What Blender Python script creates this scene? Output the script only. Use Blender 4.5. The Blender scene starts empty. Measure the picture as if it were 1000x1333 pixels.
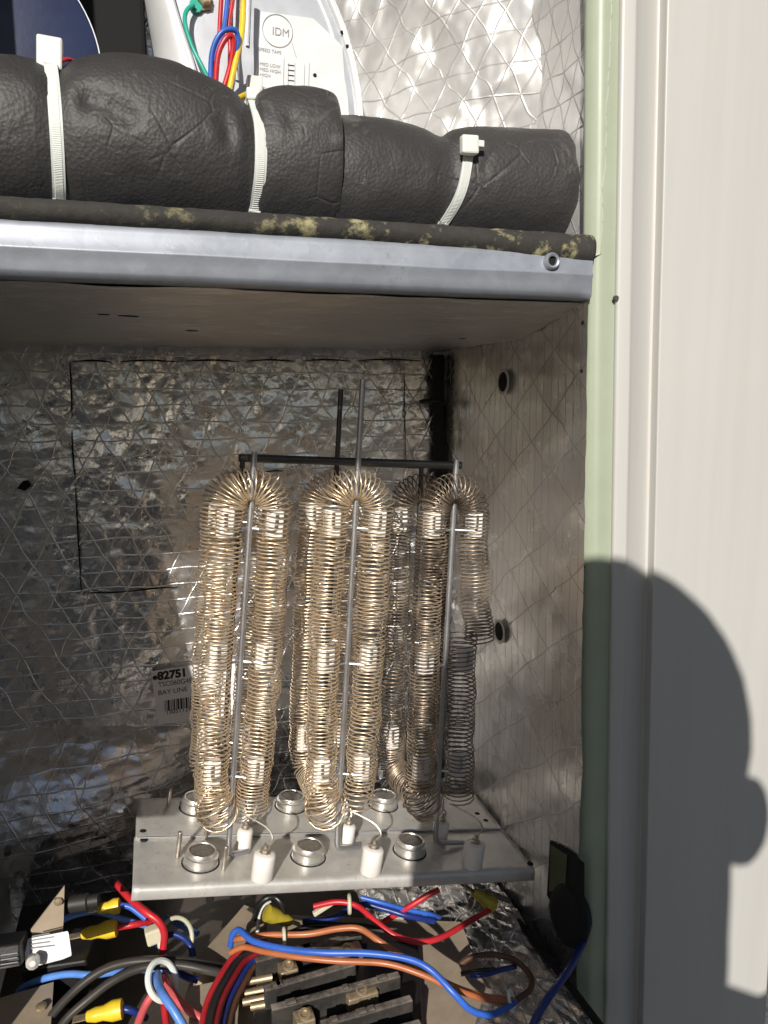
import bpy, bmesh, math, random
import numpy as np
from mathutils import Vector, Matrix, noise

random.seed(7)
SC = bpy.context.scene
C = SC.collection
# ------------------------------------------------------------------ camera
F, CX, CY = 1000.0, 500.0, 666.5           # lens in pixels of the 1000 x 1333 photograph
_d = np.array([195 - CX, CY - 515, -F]); _d /= np.linalg.norm(_d)
_x = np.array([3860 - CX, CY - 511, -F]); _x -= _d * (_x @ _d); _x /= np.linalg.norm(_x)
_z = np.cross(_x, _d)
RC = np.array([_x, _d, _z])                # camera axes -> cabinet axes (X right, Y into the cabinet, Z up)
cam = bpy.data.cameras.new('camera')
cam.sensor_fit = 'VERTICAL'; cam.sensor_height = 36.0; cam.lens = 36.0 * F / 1333.0
cam.clip_start = 0.01; cam.clip_end = 500
camo = bpy.data.objects.new('camera', cam); C.objects.link(camo)
M4 = Matrix.Identity(4)
for i in range(3):
    for j in range(3):
        M4[i][j] = float(RC[i, j])
camo.matrix_world = M4
SC.camera = camo
# ------------------------------------------------------------------ light
AZ, EL = math.radians(24), math.radians(25)
SUN = np.array([math.sin(AZ) * math.cos(EL), math.cos(AZ) * math.cos(EL), -math.sin(EL)])   # travel direction
world = bpy.data.worlds.new('World'); SC.world = world; world.use_nodes = True
wn = world.node_tree.nodes; wl = world.node_tree.links
sky = wn.new('ShaderNodeTexSky'); sky.sky_type = 'NISHITA'; sky.sun_disc = False
sky.sun_elevation = EL; sky.sun_rotation = math.atan2(-SUN[0], -SUN[1])
wl.new(sky.outputs[0], wn['Background'].inputs[0]); wn['Background'].inputs[1].default_value = 0.05
sl = bpy.data.lights.new('sun', 'SUN'); sl.energy = 5.0; sl.angle = math.radians(0.5); sl.color = (1.0, 0.95, 0.885)
so = bpy.data.objects.new('sun', sl); C.objects.link(so)
so.rotation_euler = Vector(SUN).to_track_quat('-Z', 'Y').to_euler(); so.location = (-2, -4, 3)
SC.view_settings.view_transform = 'Standard'; SC.view_settings.look = 'None'
SC.view_settings.gamma = 1.0; SC.view_settings.use_curve_mapping = False
SC.view_settings.exposure = 0.0
SC.cycles.max_bounces = 7; SC.cycles.glossy_bounces = 5; SC.cycles.diffuse_bounces = 3; SC.cycles.transmission_bounces = 2

# ------------------------------------------------------------------ helpers
A = np.array
def at(px, py, Y=None, X=None, Z=None, pl=None):
    r = RC @ A([px - CX, CY - py, -F])
    if Y is not None: return r * (Y / r[1])
    if X is not None: return r * (X / r[0])
    if Z is not None: return r * (Z / r[2])
    n, p = pl
    return r * ((n @ p) / (n @ r))

def sun_xy(p):
    return float(RS @ p), float(US @ p)
RS = A([math.cos(AZ), -math.sin(AZ), 0.0]); US = np.cross(RS, SUN)

def thing(name, label, cat, loc, group=None):
    o = bpy.data.objects.new(name, None); C.objects.link(o)
    o.empty_display_size = 0.02
    o.location = Vector([float(v) for v in loc]); o['label'] = label; o['category'] = cat
    if group: o['group'] = group
    return o
WL = {}
def wloc(o):
    v = Vector(o.location)
    while o.parent:
        o = o.parent; v = v + Vector(o.location)
    return v
def tag(o, label, cat, group=None):
    o['label'] = label; o['category'] = cat
    if group: o['group'] = group
    return o

class MB:
    def __init__(s): s.v = []; s.f = []
    def add(s, v, f):
        k = len(s.v); s.v += [tuple(map(float, p)) for p in v]; s.f += [tuple(i + k for i in q) for q in f]; return s
    def box(s, c, size, ax=None):
        c = A(c, float); h = A(size, float) / 2
        ax = np.eye(3) if ax is None else A(ax)
        v = [c + (sx * h[0]) * ax[0] + (sy * h[1]) * ax[1] + (sz * h[2]) * ax[2] for sz in (-1, 1) for sy in (-1, 1) for sx in (-1, 1)]
        return s.add(v, [(0, 2, 3, 1), (4, 5, 7, 6), (0, 1, 5, 4), (2, 6, 7, 3), (0, 4, 6, 2), (1, 3, 7, 5)])
    def tube(s, pts, rad, n=8, cap=True, closed=False):
        pts = A(pts, float); N = len(pts)
        rad = np.full(N, rad, float) if np.isscalar(rad) else A(rad, float)
        T = np.gradient(pts, axis=0)
        if closed: T = np.roll(pts, -1, 0) - np.roll(pts, 1, 0)
        T /= np.linalg.norm(T, axis=1)[:, None] + 1e-12
        u = np.cross(T[0], [0, 0, 1.0])
        if np.linalg.norm(u) < 1e-3: u = np.cross(T[0], [0, 1.0, 0])
        u /= np.linalg.norm(u)
        a = np.arange(n) * 2 * math.pi / n; V = np.zeros((N, n, 3))
        ca, sa = np.cos(a)[:, None], np.sin(a)[:, None]
        for i in range(N):
            u = u - T[i] * (u @ T[i]); u /= np.linalg.norm(u) + 1e-12
            w = np.cross(T[i], u)
            V[i] = pts[i] + rad[i] * (ca * u + sa * w)
        f = []
        m = N if closed else N - 1
        for i in range(m):
            i2 = (i + 1) % N
            for j in range(n):
                j2 = (j + 1) % n
                f.append((i * n + j, i * n + j2, i2 * n + j2, i2 * n + j))
        if cap and not closed:
            f.append(tuple(range(n - 1, -1, -1))); f.append(tuple((N - 1) * n + j for j in range(n)))
        return s.add(V.reshape(-1, 3), f)
    def lathe(s, o, axis, prof, n=20, cap0=True, cap1=True):
        o = A(o, float); axis = A(axis, float); axis /= np.linalg.norm(axis)
        u = np.cross(axis, [0, 1.0, 0])
        if np.linalg.norm(u) < 1e-3: u = np.cross(axis, [1.0, 0, 0])
        u /= np.linalg.norm(u); w = np.cross(axis, u)
        v = []; f = []
        for r, h in prof:
            for j in range(n):
                a = 2 * math.pi * j / n
                v.append(o + axis * h + r * (math.cos(a) * u + math.sin(a) * w))
        for i in range(len(prof) - 1):
            for j in range(n):
                j2 = (j + 1) % n
                f.append((i * n + j, i * n + j2, (i + 1) * n + j2, (i + 1) * n + j))
        if cap0: f.append(tuple(range(n - 1, -1, -1)))
        if cap1: f.append(tuple((len(prof) - 1) * n + j for j in range(n)))
        return s.add(v, f)
    def grid(s, nu, nv, fn):
        v = [fn(i / nu, j / nv) for j in range(nv + 1) for i in range(nu + 1)]
        f = [(j * (nu + 1) + i, j * (nu + 1) + i + 1, (j + 1) * (nu + 1) + i + 1, (j + 1) * (nu + 1) + i) for j in range(nv) for i in range(nu)]
        return s.add(v, f)
    def prism(s, poly, off):
        poly = [A(p, float) for p in poly]; off = A(off, float); n = len(poly)
        v = poly + [p + off for p in poly]
        f = [tuple(range(n)), tuple(range(2 * n - 1, n - 1, -1))] + [(i, i + n, (i + 1) % n + n, (i + 1) % n) for i in range(n)]
        return s.add(v, f)
    def build(s, name, mat, parent=None, smooth=True, bevel=0, solid=0, auto=40):
        P = A(s.v); o0 = (P.min(0) + P.max(0)) / 2
        me = bpy.data.meshes.new(name); me.from_pydata([tuple(p) for p in (P - o0)], [], s.f); me.validate()
        bm = bmesh.new(); bm.from_mesh(me); bmesh.ops.recalc_face_normals(bm, faces=bm.faces)
        bm.to_mesh(me); bm.free()
        o = bpy.data.objects.new(name, me); C.objects.link(o)
        if isinstance(mat, str): mat = MAT[mat]
        me.materials.append(mat)
        loc = Vector([float(v) for v in o0])
        if parent is not None:
            o.parent = parent; loc = loc - wloc(parent)
        o.location = loc
        if smooth:
            me.shade_smooth()
            if auto: 
                try: me.set_sharp_from_angle(angle=math.radians(auto))
                except Exception: pass
        if bevel:
            b = o.modifiers.new('bevel', 'BEVEL'); b.width = bevel; b.segments = 2; b.limit_method = 'ANGLE'
        if solid:
            b = o.modifiers.new('solid', 'SOLIDIFY'); b.thickness = solid; b.offset = 0
        return o

def spline(P, n=10):
    P = [A(p, float) for p in P]
    if len(P) == 2: return A([P[0] + (P[1] - P[0]) * t for t in np.linspace(0, 1, n)])
    Q = [2 * P[0] - P[1]] + P + [2 * P[-1] - P[-2]]; out = []
    for i in range(1, len(Q) - 2):
        for k in range(n):
            t = k / n
            out.append(0.5 * ((2 * Q[i]) + (-Q[i - 1] + Q[i + 1]) * t + (2 * Q[i - 1] - 5 * Q[i] + 4 * Q[i + 1] - Q[i + 2]) * t * t + (-Q[i - 1] + 3 * Q[i] - 3 * Q[i + 1] + Q[i + 2]) * t ** 3))
    out.append(P[-1]); return A(out)

def resample(P, step):
    P = A(P); L = np.concatenate([[0], np.cumsum(np.linalg.norm(np.diff(P, axis=0), axis=1))])
    n = max(2, int(L[-1] / step)); s = np.linspace(0, L[-1], n)
    return A([np.interp(s, L, P[:, k]) for k in range(3)]).T, s

def helix(P, R, pitch, steps=13, seed=0, jitter=1.0, swell=None):
    """points of a wire wound round the centre line P"""
    rnd = random.Random(seed)
    P, s = resample(P, pitch / steps)
    N = len(P); T = np.gradient(P, axis=0); T /= np.linalg.norm(T, axis=1)[:, None]
    u = np.cross(T[0], [0, 1.0, 0.01]); u /= np.linalg.norm(u); out = []
    ph = 0.0; ox = rnd.uniform(0, 50)
    for i in range(N):
        u = u - T[i] * (u @ T[i]); u /= np.linalg.norm(u); w = np.cross(T[i], u)
        k = 1 + jitter * 0.42 * noise.noise((ox + s[i] * 70, ox, 3.1)) + jitter * .16 * noise.noise((ox + s[i] * 230, ox, 7.7))
        ph += 2 * math.pi / steps * k
        r = R * (1 + jitter * .10 * noise.noise((ox, s[i] * 90, 1.7)) + jitter * .05 * noise.noise((ox, s[i] * 400, 4.2)))
        if swell is not None: r *= 1 + .32 * math.exp(-(np.linalg.norm(P[i] - swell) / .020) ** 2)
        cx = jitter * .0020 * noise.noise((s[i] * 45, ox, 9.0)); cy = jitter * .0020 * noise.noise((s[i] * 45, ox, 19.0))
        out.append(P[i] + u * (r * math.cos(ph) + cx) + w * (r * math.sin(ph) + cy))
    return A(out)

# ------------------------------------------------------------------ materials
MAT = {}
class NT:
    def __init__(s, name):
        s.m = bpy.data.materials.new(name); s.m.use_nodes = True; s.n = s.m.node_tree.nodes; s.l = s.m.node_tree.links
        s.b = s.n['Principled BSDF']; MAT[name] = s.m; s.tc = None
    def obj(s):
        if not s.tc: s.tc = s.n.new('ShaderNodeTexCoord')
        return s.tc.outputs['Object']
    def put(s, sock, v):
        if hasattr(v, 'links') or hasattr(v, 'is_linked'): s.l.new(v, sock)
        else: sock.default_value = v
    def math(s, op, a, b=None, c=None, clamp=False):
        n = s.n.new('ShaderNodeMath'); n.operation = op; n.use_clamp = clamp
        s.put(n.inputs[0], a)
        if b is not None: s.put(n.inputs[1], b)
        if c is not None: s.put(n.inputs[2], c)
        return n.outputs[0]
    def sep(s, v):
        n = s.n.new('ShaderNodeSeparateXYZ'); s.l.new(v, n.inputs[0]); return n.outputs
    def map(s, scale=(1, 1, 1), rot=(0, 0, 0)):
        n = s.n.new('ShaderNodeMapping'); s.l.new(s.obj(), n.inputs[0]); n.inputs['Scale'].default_value = scale; n.inputs['Rotation'].default_value = rot
        return n.outputs[0]
    def noise(s, scale, detail=4, rough=.55, vec=None, dist=0):
        n = s.n.new('ShaderNodeTexNoise'); s.l.new(vec or s.obj(), n.inputs['Vector']); n.inputs['Scale'].default_value = scale
        n.inputs['Detail'].default_value = detail; n.inputs['Roughness'].default_value = rough; n.inputs['Distortion'].default_value = dist
        return n.outputs[0]
    def voro(s, scale, feature='F1', vec=None, out=0):
        n = s.n.new('ShaderNodeTexVoronoi'); n.feature = feature; s.l.new(vec or s.obj(), n.inputs['Vector']); n.inputs['Scale'].default_value = scale
        return n.outputs[out]
    def ramp(s, fac, stops):
        n = s.n.new('ShaderNodeValToRGB'); s.l.new(fac, n.inputs[0])
        e = n.color_ramp.elements
        while len(e) < len(stops): e.new(0.5)
        for k, (p, c) in enumerate(stops):
            e[k].position = p; e[k].color = (c, c, c, 1) if np.isscalar(c) else tuple(c) + (1,)
        return n.outputs[0]
    def mix(s, fac, a, b):
        n = s.n.new('ShaderNodeMix'); n.data_type = 'RGBA'
        s.put(n.inputs[0], fac)
        s.put(n.inputs[6], a if hasattr(a, 'is_linked') else tuple(a) + (1,)); s.put(n.inputs[7], b if hasattr(b, 'is_linked') else tuple(b) + (1,))
        return n.outputs[2]
    def bump(s, h, strength=.5, dist=.001, normal=None):
        n = s.n.new('ShaderNodeBump'); s.l.new(h, n.inputs['Height']); n.inputs['Strength'].default_value = strength; n.inputs['Distance'].default_value = dist
        if normal: s.l.new(normal, n.inputs['Normal'])
        s.l.new(n.outputs[0], s.b.inputs['Normal']); return n.outputs[0]
    def set(s, **k):
        names = dict(col='Base Color', rough='Roughness', metal='Metallic', spec='Specular IOR Level', coat='Coat Weight', sub='Subsurface Weight', sheen='Sheen Weight')
        for a, v in k.items():
            so_ = s.b.inputs[names[a]]
            if a == 'col' and not hasattr(v, 'is_linked'): v = tuple(v) + (1,)
            s.put(so_, v)
        return s

def lines(t, coord, spacing, width, wob=None):
    """1 on thin lines every `spacing`, 0 between"""
    c = t.math('DIVIDE', coord, spacing)
    if wob is not None: c = t.math('ADD', c, wob)
    f = t.math('ABSOLUTE', t.math('SUBTRACT', t.math('FRACT', c), .5))
    return t.math('SUBTRACT', 1.0, t.math('DIVIDE', f, width / spacing / 1.0), clamp=True)

def foil(name, axes, straight, straight_sp, ang, dia_sp, crinkle, rough, col=(.83, .82, .815), cr_scale=55, line_w=.0011, dirt=.16, metal=.96, lc=(.52, .49, .45), lm=.35):
    t = NT(name); S = t.sep(t.obj()); a, b = S[axes[0]], S[axes[1]]
    wob = t.math('MULTIPLY', t.math('SUBTRACT', t.noise(22, 1), .5), .5)
    st = b if straight == 'b' else a
    L = lines(t, st, straight_sp, line_w, wob)
    ca, sa = math.cos(ang), math.sin(ang)
    d1 = t.math('ADD', t.math('MULTIPLY', a, sa), t.math('MULTIPLY', b, ca)); d2 = t.math('ADD', t.math('MULTIPLY', a, -sa), t.math('MULTIPLY', b, ca))
    L = t.math('MAXIMUM', L, t.math('MAXIMUM', lines(t, d1, dia_sp, line_w, wob), lines(t, d2, dia_sp, line_w, wob)))
    n1 = t.noise(cr_scale, 3, .62, dist=.6); v1 = t.voro(cr_scale * 1.7, 'F1')
    v2 = t.voro(cr_scale * 4.1, 'F1'); n2 = t.noise(14, 2)
    h = t.math('ADD', t.math('MULTIPLY', n1, 1.0), t.math('MULTIPLY', v1, .8)); h = t.math('ADD', h, t.math('MULTIPLY', v2, .25))
    h = t.math('ADD', h, t.math('MULTIPLY', n2, 1.2))
    nb = t.bump(h, crinkle, .0035)
    t.bump(L, .6, .0006, nb)
    dn = t.ramp(t.noise(9, 4), [(.35, 0.0), (.75, 1.0)])
    c = t.mix(t.math('MULTIPLY', dn, dirt), col, (.50, .43, .36))
    t.set(col=t.mix(t.math('MULTIPLY', L, lm), c, lc), metal=metal)
    r = t.math('ADD', t.math('MULTIPLY', t.noise(30, 3), .22), rough - .1)
    t.set(rough=t.math('ADD', r, t.math('MULTIPLY', L, .22)))
    return t

D60 = math.radians(60)
foil('foil_back', (0, 2), 'b', .0165, math.radians(62), .030, .32, .27, cr_scale=44, line_w=.0008, lm=.3)
def foil_side(name):
    """smoother foil: soft waves and fine vertical rolling marks under the scrim"""
    t = NT(name); S = t.sep(t.obj()); a, b = S[1], S[2]
    wob = t.math('MULTIPLY', t.math('SUBTRACT', t.noise(14, 1), .5), .4)
    L = lines(t, a, .0115, .0006, wob)
    ca, sa = math.cos(math.radians(36)), math.sin(math.radians(36))
    d1 = t.math('ADD', t.math('MULTIPLY', a, sa), t.math('MULTIPLY', b, ca)); d2 = t.math('ADD', t.math('MULTIPLY', a, -sa), t.math('MULTIPLY', b, ca))
    L = t.math('MAXIMUM', L, t.math('MAXIMUM', lines(t, d1, .040, .0008, wob), lines(t, d2, .040, .0008, wob)))
    roll = t.noise(1.0, 3, .6, vec=t.map((1, 420, 9))); wave = t.noise(1.0, 2, .5, vec=t.map((1, 11, 26))); fine = t.noise(150, 3, .6)
    h = t.math('ADD', t.math('MULTIPLY', wave, 3.0), t.math('ADD', t.math('MULTIPLY', roll, .10), t.math('MULTIPLY', fine, .22)))
    nb = t.bump(h, .22, .004); t.bump(L, .35, .0004, nb)
    dn = t.ramp(t.noise(16, 4), [(.35, 0.0), (.75, 1.0)])
    c = t.mix(t.math('MULTIPLY', dn, .22), (.85, .845, .835), (.56, .52, .48))
    t.set(col=t.mix(t.math('MULTIPLY', L, .6), c, (.25, .22, .20)), metal=.93)
    t.set(rough=t.math('ADD', t.math('ADD', t.math('MULTIPLY', t.noise(24, 3), .22), .17), t.math('MULTIPLY', L, .25)))
foil_side('foil_right')
foil('foil_upper_side', (1, 2), 'b', .024, math.radians(66), .017, .22, .36, cr_scale=20, line_w=.0008, metal=.6, col=(.84, .83, .81), dirt=.1, lc=(.30, .29, .28), lm=.6)
foil('foil_upper', (0, 2), 'b', .024, math.radians(66), .017, .22, .36, cr_scale=20, line_w=.0008, metal=.60, col=(.84, .83, .81), dirt=.1, lc=(.30, .29, .28), lm=.6)
t = NT('foil_under')
st_n = t.noise(1.0, 5, .65, vec=t.map((48, 260, 60))); big = t.noise(9, 4, .6)
glint = t.ramp(st_n, [(.52, 0.0), (.66, 1.0)])  # glints on the lining painted in as paler streaks
t.set(col=t.mix(t.math('MULTIPLY', glint, t.ramp(big, [(.4, .1), (.65, 1.0)])), (.60, .585, .57), (.88, .85, .78)), metal=.85, rough=t.math('ADD', t.math('MULTIPLY', big, .2), .30))
t.bump(t.math('ADD', st_n, t.math('MULTIPLY', t.noise(60, 3), .5)), .6, .002)
foil('foil_floor', (0, 1), 'a', .012, math.radians(30), .05, .8, .24, cr_scale=30, metal=.85, col=(.80, .78, .75))

def simple(name, col, rough=.5, metal=0.0, bscale=0, bstr=.2, bdist=.0005, var=.12, vscale=30, **k):
    t = NT(name)
    if var:
        n = t.ramp(t.noise(vscale, 5, .6), [(.3, 0.0), (.7, 1.0)])
        t.set(col=t.mix(n, [c * (1 - var) for c in col], [min(1, c * (1 + var)) for c in col]))
        t.set(rough=t.math('ADD', t.math('MULTIPLY', t.noise(vscale * 2.3, 3), .16), rough - .08))
    else: t.set(col=col, rough=rough)
    t.set(metal=metal, **k)
    if bscale: t.bump(t.noise(bscale, 5, .6), bstr, bdist)
    return t

simple('green_paint', (.36, .40, .30), .42, bscale=260, bstr=.10, var=.05)
t = NT('cream_paint')
stre = t.noise(1.0, 5, .6, vec=t.map((60, 60, 2.2)))
t.set(col=t.mix(t.ramp(stre, [(.42, 0.0), (.72, 1.0)]), (.520, .512, .482), (.492, .483, .452)), rough=t.math('ADD', t.math('MULTIPLY', t.noise(45, 3), .12), .33), coat=.2)
t.bump(t.noise(420, 3), .08, .0003)
# galvanised sheet: spangle and scuffs
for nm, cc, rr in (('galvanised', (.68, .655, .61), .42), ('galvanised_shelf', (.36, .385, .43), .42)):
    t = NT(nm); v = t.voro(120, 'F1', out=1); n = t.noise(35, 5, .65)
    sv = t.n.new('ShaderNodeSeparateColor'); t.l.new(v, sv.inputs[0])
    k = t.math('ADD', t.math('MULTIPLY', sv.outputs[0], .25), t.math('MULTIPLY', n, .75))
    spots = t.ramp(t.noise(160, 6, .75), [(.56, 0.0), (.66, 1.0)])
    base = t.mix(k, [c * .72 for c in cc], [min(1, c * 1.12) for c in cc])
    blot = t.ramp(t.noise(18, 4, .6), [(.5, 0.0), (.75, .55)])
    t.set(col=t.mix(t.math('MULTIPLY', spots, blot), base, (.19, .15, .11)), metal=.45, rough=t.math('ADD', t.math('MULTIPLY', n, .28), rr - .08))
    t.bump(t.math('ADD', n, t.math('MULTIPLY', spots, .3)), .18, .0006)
t = NT('foam')
n = t.noise(70, 6, .65); lo = t.noise(13, 4, .6)
sc = t.ramp(t.noise(24, 6, .7, dist=1.2), [(.58, 0.0), (.74, 1.0)])
t.set(col=t.mix(sc, t.mix(lo, (.024, .023, .023), (.050, .047, .046)), (.13, .12, .115)), rough=.56, spec=.5)
ck = t.ramp(t.voro(38, 'DISTANCE_TO_EDGE'), [(0.0, 0.0), (.05, 1.0)]); cm = t.ramp(t.noise(11, 3), [(.56, 0.0), (.66, 1.0)])
crk = t.math('MULTIPLY', t.math('SUBTRACT', 1.0, ck), cm)
t.bump(t.math('SUBTRACT', t.math('ADD', t.math('ADD', n, t.math('MULTIPLY', t.voro(420, 'F1'), .35)), t.math('MULTIPLY', sc, .5)), t.math('MULTIPLY', crk, .9)), .45, .0018)
t = NT('gasket')
n = t.noise(90, 6, .7); li = t.ramp(t.noise(52, 6, .7), [(.54, 0.0), (.68, 1.0)]); zz = t.sep(t.obj())
right = t.ramp(t.math('ADD', t.math('MULTIPLY', zz[0], 2.3), .55), [(.2, .12), (.75, 1.0)])
t.set(col=t.mix(t.math('MULTIPLY', li, right), t.mix(n, (.018, .017, .016), (.055, .050, .044)), (.42, .38, .20)), rough=.9)
t.bump(n, .7, .002)
t = NT('coil_wire')
n = t.noise(160, 4); n2 = t.noise(20, 4)
c = t.mix(t.noise(55, 3), (.70, .50, .29), (.90, .79, .62)); c = t.mix(t.ramp(n2, [(.52, 0.0), (.74, .7)]), c, (.24, .165, .11))
t.set(col=c, metal=.7, rough=t.math('ADD', t.math('MULTIPLY', n, .2), .24))
t = NT('scorch_shade_wire')  # scorch patches darkened further to paint the head's shadow into this coil
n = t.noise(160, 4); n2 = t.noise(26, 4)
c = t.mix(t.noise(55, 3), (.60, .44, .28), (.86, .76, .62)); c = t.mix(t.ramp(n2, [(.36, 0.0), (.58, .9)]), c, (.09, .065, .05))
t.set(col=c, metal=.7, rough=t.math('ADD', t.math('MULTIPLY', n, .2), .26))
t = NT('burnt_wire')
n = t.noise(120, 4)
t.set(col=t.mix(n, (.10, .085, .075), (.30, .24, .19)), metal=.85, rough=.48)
simple('rod_steel', (.48, .48, .49), .38, .85, bscale=400, var=.18)
simple('shaded_rod', (.075, .072, .070), .40, .7, bscale=400, var=.25)  # rod steel darkened: shade on crossbars and rear rods put into the colour
simple('screw_steel', (.55, .50, .42), .40, .9, var=.3, vscale=200)
simple('ceramic', (.80, .76, .70), .34, 0, bscale=300, bstr=.1, var=.05, vscale=120, sub=.0)
simple('switch_metal', (.72, .69, .64), .36, .85, var=.10, vscale=160)
simple('switch_disc', (.33, .30, .27), .55, .75, bscale=500, var=.25, vscale=250)
simple('black_gap', (.006, .006, .006), .9, var=0)
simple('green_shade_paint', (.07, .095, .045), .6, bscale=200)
simple('black_rubber', (.005, .005, .005), .8, bscale=120, var=.2)
simple('black_plastic', (.013, .012, .012), .46, bscale=500, bstr=.25, var=.25, vscale=60, spec=.45)
t = NT('dusty_plastic')
dn = t.ramp(t.noise(55, 6, .7), [(.35, 0.0), (.72, 1.0)])
nz = t.n.new('ShaderNodeNewGeometry'); up = t.sep(nz.outputs['Normal'])
t.set(col=t.mix(t.math('MULTIPLY', dn, t.math('MULTIPLY', t.math('MAXIMUM', up[2], 0.15), .95)), (.016, .015, .014), (.34, .29, .235)), rough=.55)
t.bump(t.noise(300, 5), .3, .0005)
simple('tan_panel', (.36, .29, .21), .55, bscale=90, bstr=.2, var=.16, vscale=40)
simple('brass', (.50, .40, .26), .45, .75, var=.3, vscale=160)
simple('nylon', (.72, .72, .66), .38, bscale=300, bstr=.08, var=.06, sub=.15)
simple('old_nylon', (.60, .55, .40), .40, var=.12, sub=.1)
simple('label_white', (.84, .82, .81), .42, var=.04)
simple('ink', (.016, .016, .018), .6, var=0)
simple('pale_ink', (.25, .25, .26), .6, var=0)
simple('motor_white', (.74, .75, .75), .38, .25, bscale=300, bstr=.12, var=.06)
simple('motor_face', (.52, .54, .57), .40, .55, bscale=260, bstr=.12, var=.08)
simple('navy_paint', (.012, .020, .060), .42, bscale=200, bstr=.2, var=.25, vscale=18)
simple('dark_steel', (.03, .028, .026), .55, .3, bscale=80, var=.3)
simple('dark_panel', (.075, .062, .050), .6, .2, bscale=60, bstr=.3, var=.3, vscale=20)
for nm, cc in (('red', (.50, .022, .030)), ('pink_red', (.55, .10, .10)), ('dark_red', (.20, .008, .012)), ('blue', (.035, .12, .50)), ('light_blue', (.10, .24, .62)), ('dark_blue', (.012, .028, .16)),
               ('orange', (.42, .135, .050)), ('brown', (.10, .045, .025)), ('black_wire', (.012, .012, .012)), ('grey_cable', (.050, .044, .038)), ('green_wire', (.02, .36, .26)), ('yellow', (.80, .54, .03)), ('dirty_yellow', (.38, .30, .03)), ('white_wire', (.65, .65, .62))):
    simple('wire_' + nm, cc, .36, bscale=130, bstr=.14, bdist=.0006, var=.16, vscale=70)
simple('skin', (.45, .28, .20), .5, var=.06)
simple('cloth', (.06, .07, .09), .85, bscale=300, var=.1)
simple('hair', (.04, .03, .022), .7, bscale=300, bstr=.5, var=.2)
simple('blocker_wood', (.30, .285, .265), .75, bscale=60, bstr=.4, var=.2)
t = NT('ground_soil')
t.set(col=t.mix(t.ramp(t.noise(3, 8, .65), [(.35, 0.0), (.65, 1.0)]), (.12, .118, .112), (.20, .196, .188)), rough=.95); t.bump(t.noise(30, 6), .6, .02)

GZ = -1.5
# ------------------------------------------------------------------ ground
m = MB(); m.grid(2, 2, lambda a, b: (-150 + 300 * a, -150 + 300 * b, GZ)); g = m.build('ground', 'ground_soil', smooth=False); g['kind'] = 'structure'

# ------------------------------------------------------------------ cabinet
YB, XR, XL, YO = .80, .307, -.168, .513
LEAN = -.033                                   # the front post and door stand a little off plumb
cab = thing('air_handler_cabinet', 'open green and cream air handler cabinet lined with silver foil insulation', 'cabinet', (.15, .65, GZ))
def nz3(x, y, z, s=0): return noise.noise((x + s, y, z))
def wall_back(a, b):
    x = XL + (XR - XL + .002) * a; z = -.62 + 1.17 * b
    bul = .0035 * nz3(x * 14, z * 14, 1) + .0018 * nz3(x * 45, z * 45, 5) + .0009 * nz3(x * 110, z * 110, 9)
    return (x, YB + bul, z)
m = MB(); m.grid(150, 300, wall_back); back = m.build('back_wall', 'foil_back', cab, solid=.0, auto=0)
def wall_right(a, b):
    y = .503 + (YB + .006 - .503) * a; z = -.62 + 1.17 * b
    k = max(0, 1 - (y - .503) / .12)
    x = XR + k * (LEAN * z * .75 if z < 0 else (LEAN * z * .9 if z < .1 else .008)) + .0022 * nz3(y * 16, z * 12, 3) + .0008 * nz3(y * 50, z * 50, 6)
    if z > .1:                                     # the upper blanket is puffed out and quilted
        q = min(1, (z - .1) / .05)
        x += -q * (.006 * math.sin(math.pi * (y - .503) / .3) + .0045 * nz3(y * 22, z * 22, 17) + .002 * nz3(y * 60, z * 60, 27))
    return (x, y, z)
m = MB(); m.grid(90, 190, lambda a, b: wall_right(a, b * .6155)); rwall = m.build('side_wall', 'foil_right', cab, auto=0)
m = MB(); m.grid(90, 110, lambda a, b: wall_right(a, .6155 + b * .3845)); m.build('upper_side_wall', 'foil_upper_side', cab, auto=0)
m = MB(); m.grid(60, 120, lambda a, b: (XL + .002 * nz3(a * 5, b * 15, 2), .445 + (YB - .445) * a, -.62 + 1.17 * b)); m.build('side_wall', 'foil_right', cab, solid=.002, auto=0)
m = MB().prism([(XL - .001, y, z) for y, z in ((.448, .54), (.42, .06), (.346, -.06), (.262, -.135), (.262, -.165), (.448, -.25))], (-.003, 0, 0)); m.build('shade_flap', 'foil_right', cab, smooth=False)  # unseen flap added, cut to cast the slanting shade at the back left
m = MB().box((.1, .62, .56), (.62, .42, .012)); m.build('roof_panel', 'galvanised', cab, smooth=False)
m = MB().box((.1, .816, -.4), (.62, .006, 1.95)); m.build('rear_skin', 'cream_paint', cab, smooth=False)
m = MB().box((-.165, .63, -.4), (.010, .37, 1.95)); m.build('outer_side', 'cream_paint', cab, smooth=False)
# lower floor: dark pan, and the crumpled foil floor on the right
m = MB().box((.08, .62, -.532), (.46, .40, .02)); m.build('floor_pan', 'dark_panel', cab, smooth=False)
def foil_floor(a, b):
    x = .175 + (.130) * a; y = .40 + .33 * b
    z = -.492 + .018 * a + .004 * nz3(x * 30, y * 30, 8) + .0055 * abs(nz3(x * 90 + y * 45, y * 14, 18)) + .002 * nz3(x * 210 + y * 100, y * 30, 28) + .0012 * nz3(x * 160, y * 160, 2)
    return (x, y, z)
m = MB(); m.grid(70, 120, foil_floor); m.build('foil_floor', 'foil_floor', cab, auto=0)
# dark seam between the foil floor and side wall
m = MB(); m.tube(spline([(.300, .40, -.462), (.301, .52, -.470), (.301, .63, -.482), (.298, .70, -.488)], 6), .0032, 8); m.build('seam_strip', 'black_rubber', cab)
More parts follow.
